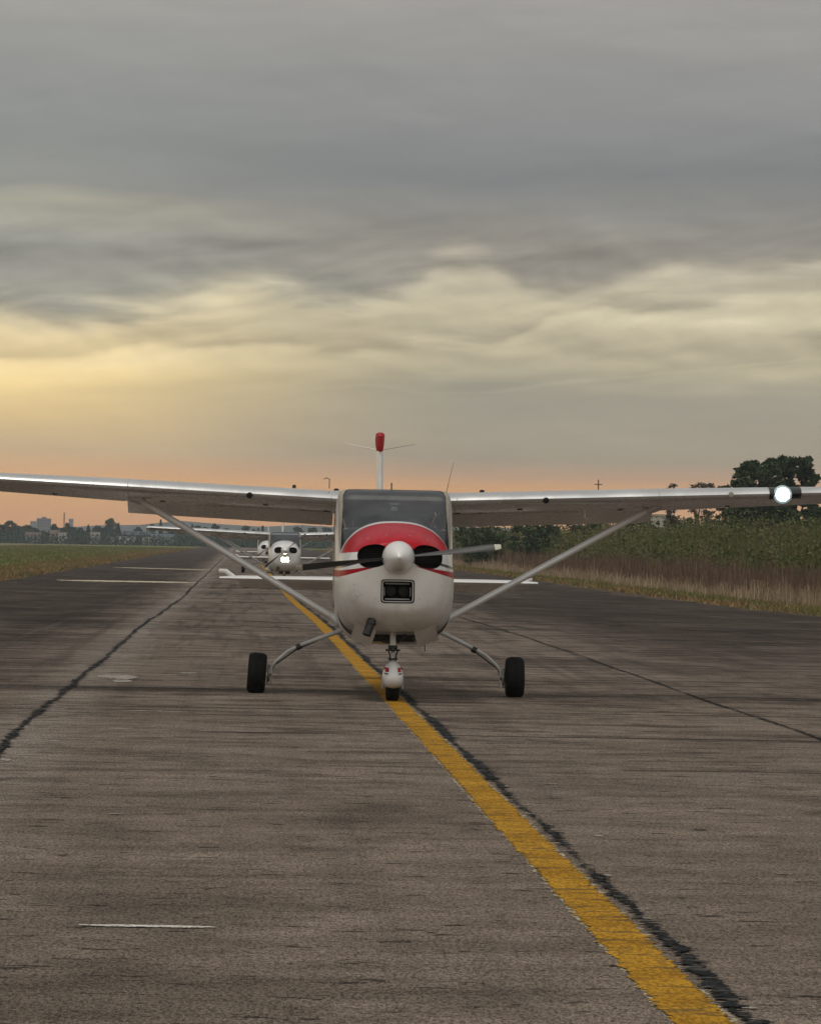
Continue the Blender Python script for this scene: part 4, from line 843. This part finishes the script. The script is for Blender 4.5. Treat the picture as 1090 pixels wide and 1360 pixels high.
# ------------------------------------------------------------------ far buildings
mat('wall_white', (.48, .46, .42), .8, var=.15, vscale=.5); mat('wall_cream', (.36, .31, .24), .8, var=.2, vscale=.5); mat('wall_grey', (.16, .17, .18), .8, var=.2, vscale=.3)
mat('wall_pale', (.30, .33, .34), .8, var=.2, vscale=.3); mat('roof_red', (.15, .09, .07), .8, var=.3, vscale=.8); mat('roof_blue', (.05, .07, .09), .6, var=.3, vscale=.4); mat('window_dark', (.03, .035, .04), .3)
mat('mast_red', (.35, .08, .05), .6); mat('concrete_grey', (.3, .29, .27), .8, var=.2)
def building(name, cat, label, x0px, x1px, top, Y, wall, roof, pitched=False, cols=3, rows=1, depth=8, base=None):
    pa, pb = P(x0px, horizon_y(x0px), Y), P(x1px, horizon_y(x1px), Y); W = pb.x-pa.x; H = P((x0px+x1px)/2, top, Y).z+.2; o = empty(name, ((pa.x+pb.x)/2, Y, -.2), 0, label=label, cat=cat, group='buildings beyond the field')
    hw = W/2; Hw = H*(.72 if pitched else .965)
    MB().box(-hw, hw, 0, depth, 0, Hw).build('wall', wall, o, smooth=False)
    if pitched:
        e = .25; mb = MB(); mb.add([(-hw-e, -e, Hw), (hw+e, -e, Hw), (hw+e, depth+e, Hw), (-hw-e, depth+e, Hw), (-hw-e, depth/2, H), (hw+e, depth/2, H)], [(0, 1, 5, 4), (2, 3, 4, 5), (1, 2, 5), (3, 0, 4), (3, 2, 1, 0)]); rf = mb.build('roof', roof, o, smooth=False)
        if H > 4: MB().box(hw*.4, hw*.4+.6, depth*.5, depth*.5+.6, H-.8, H+.5).build('chimney', 'concrete_grey', rf, smooth=False)
    else:
        rf = MB().box(-hw-.15, hw+.15, -.15, depth+.15, Hw, H).build('roof', roof, o, smooth=False)
        if H > 12: MB().box(-hw*.3, hw*.35, depth*.3, depth*.6, H, H+H*.07).build('lift_house', wall, rf, smooth=False)
    cols = min(cols, 2) if H < 12 else cols
    for i in range(cols):
        for j in range(rows):
            cx = -hw+W*(i+.5)/cols; fz = Hw/rows; cz = fz*(j+.55); ww = W/cols*.16; wh = min(fz*.18, .6)
            f = MB().box(cx-ww, cx+ww, -.06, .04, cz-wh, cz+wh).build('window', 'window_dark', o, smooth=False); MB().box(cx-ww-.08, cx+ww+.08, -.16, -.065, cz-wh-.14, cz-wh).build('sill', 'concrete_grey', f, smooth=False)
    return o
building('tower_block', 'building', 'dark grey flat roofed tower block, tallest building on the left skyline', 48.5, 66, 688.5, 2400, 'wall_grey', 'wall_grey', cols=4, rows=7, depth=14)
building('apartment_block', 'building', 'pale stepped block just left of the dark tower block', 40, 48, 692, 2300, 'wall_pale', 'wall_pale', cols=3, rows=6, depth=12)
building('water_tower', 'building', 'narrow pale tower with wide top, right of the lattice mast', 91, 96.5, 689, 2200, 'wall_pale', 'wall_pale', cols=2, rows=6, depth=5)
building('house', 'house', 'low grey house under the dark tower block', 34, 53, 707, 1180, 'wall_pale', 'roof_red', True, 4, 1)
building('house', 'house', 'cream house with a reddish roof right of the dark tower block', 66, 77, 704, 1185, 'wall_cream', 'roof_red', True, 3, 1)
building('house', 'house', 'cream flat roofed house, second from the dark tower block', 77.5, 88, 707, 1178, 'wall_white', 'wall_cream', False, 3, 1)
building('house', 'house', 'narrow white two storey house below the pointed conifer', 120, 132, 706.5, 1170, 'wall_white', 'wall_cream', False, 3, 2)
building('house', 'house', 'tiny white hut left of the long white shed', 146, 151, 713.5, 1150, 'wall_white', 'roof_red', True, 1, 1, depth=4)
building('shed', 'shed', 'long low white shed in the far field', 156, 179.5, 712.5, 1140, 'wall_white', 'wall_white', False, 5, 1)
building('shed', 'shed', 'short white shed right of the long white one', 189, 198.5, 713, 1140, 'wall_white', 'wall_cream', False, 2, 1)
building('hangar', 'hangar', 'grey hangar with dark bluish roof right of the white sheds', 199, 230, 709, 1165, 'wall_pale', 'roof_blue', True, 6, 1, depth=14)
building('hangar', 'hangar', 'wide hangar under a dark blue roof behind the long white shed', 162, 197, 705.5, 1200, 'roof_blue', 'roof_blue', True, 5, 1, depth=14)
building('house', 'house', 'white house behind the weeds near the strut top at right', 866, 893, 683, 420, 'wall_white', 'wall_cream', False, 3, 1, depth=5)
# lattice mast
g_ = P(84.8, horizon_y(84.8), 2100); H = P(84.8, 680, 2100).z; ms = empty('lattice_mast', (g_.x, 2100, -.2), 0, label='thin red and white lattice mast right of the grey tower block', cat='mast')
mb = MB()
for sx_, sy_ in ((-.5, -.3), (.5, -.3), (0, .5)): mb.tube([(sx_*1.1, sy_*1.1, 0), (sx_*.5, sy_*.5, H)], .11, 6, mi=0)
mb.build('lattice_leg', 'mast_red', ms)
mb = MB()
for k in range(int(H/1.2)):
    z = k*1.2; mb.tube([(-.5, -.3, z), (.5, -.3, z+1.2)], .07, 5); mb.tube([(.5, -.3, z), (0, .5, z+1.2)], .07, 5)
mb.build('bracing', 'concrete_grey', ms)
# distant poles
def pole(px, top, Y, label, r_=.06, arm=True):
    g_ = P(px, horizon_y(px), Y); H = P(px, top, Y).z; o = empty('utility_pole', (g_.x, Y, -.2), 0, label=label, cat='pole'); MB().tube([(0, 0, 0), (0, 0, H)], [r_*1.4, r_], 8).build('post', 'dark_metal', o)
    if arm: MB().box(-.35, .35, -.04, .04, H-.35, H-.27).build('crossarm', 'dark_metal', o); MB().lathe([(.05, 0), (.06, .08), (.02, .14)], Matrix.Translation((0, 0, H)), 10).build('insulator', 'dark_metal', o)
pole(793, 636, 380, 'thin dark pole rising just above the right wing', .05)
pole(348.5, 697, 900, 'dark thick post left of the white fins over the second airplane', .25, False)
# low far hills
rows = []
for k in range(90):
    x = -1500+k*40; h = 26+7*math.sin(k*.35)+5*math.sin(k*.9+1)+3*math.sin(k*2.3); h *= .6; rows.append([(x, 3900, -2), (x, 3960, h*.55), (x, 4080, h), (x, 4500, -2)])
mb = MB().grid(rows); tag(mb.build('far_hills', 'leaf_blue'), kind='structure')
# small edge light in the verge
g_ = G(931, 773.5); e = empty('edge_light', (g_.x, g_.y, gz(g_.y)), 0, label='small dark edge light standing in the right verge grass', cat='light fixture')
MB().lathe([(.12, 0), (.12, .04), (.05, .06), (.04, .16), (.07, .17), (.08, .20)], None, 16).build('base', 'bezel_black', e); MB().lathe([(.075, .20), (.08, .26), (.05, .31), (.01, .33)], None, 16).build('lens', 'wall_white', e)

# ------------------------------------------------------------------ evening air
m = bpy.data.materials.new('haze'); m.use_nodes = True; t = NT(m.node_tree); t.n.clear()
pv = t.node('ShaderNodeVolumePrincipled', {'Color': (.82, .88, .97), 'Density': .00015, 'Anisotropy': .1}); ou = t.node('ShaderNodeOutputMaterial'); t.l.new(pv.outputs[0], ou.inputs['Volume']); MATS['haze'] = m
tag(MB().box(-4100, 4100, -120, 4700, -4, 55).build('haze', 'haze', smooth=False), 'thin evening haze over the airfield', kind='stuff')
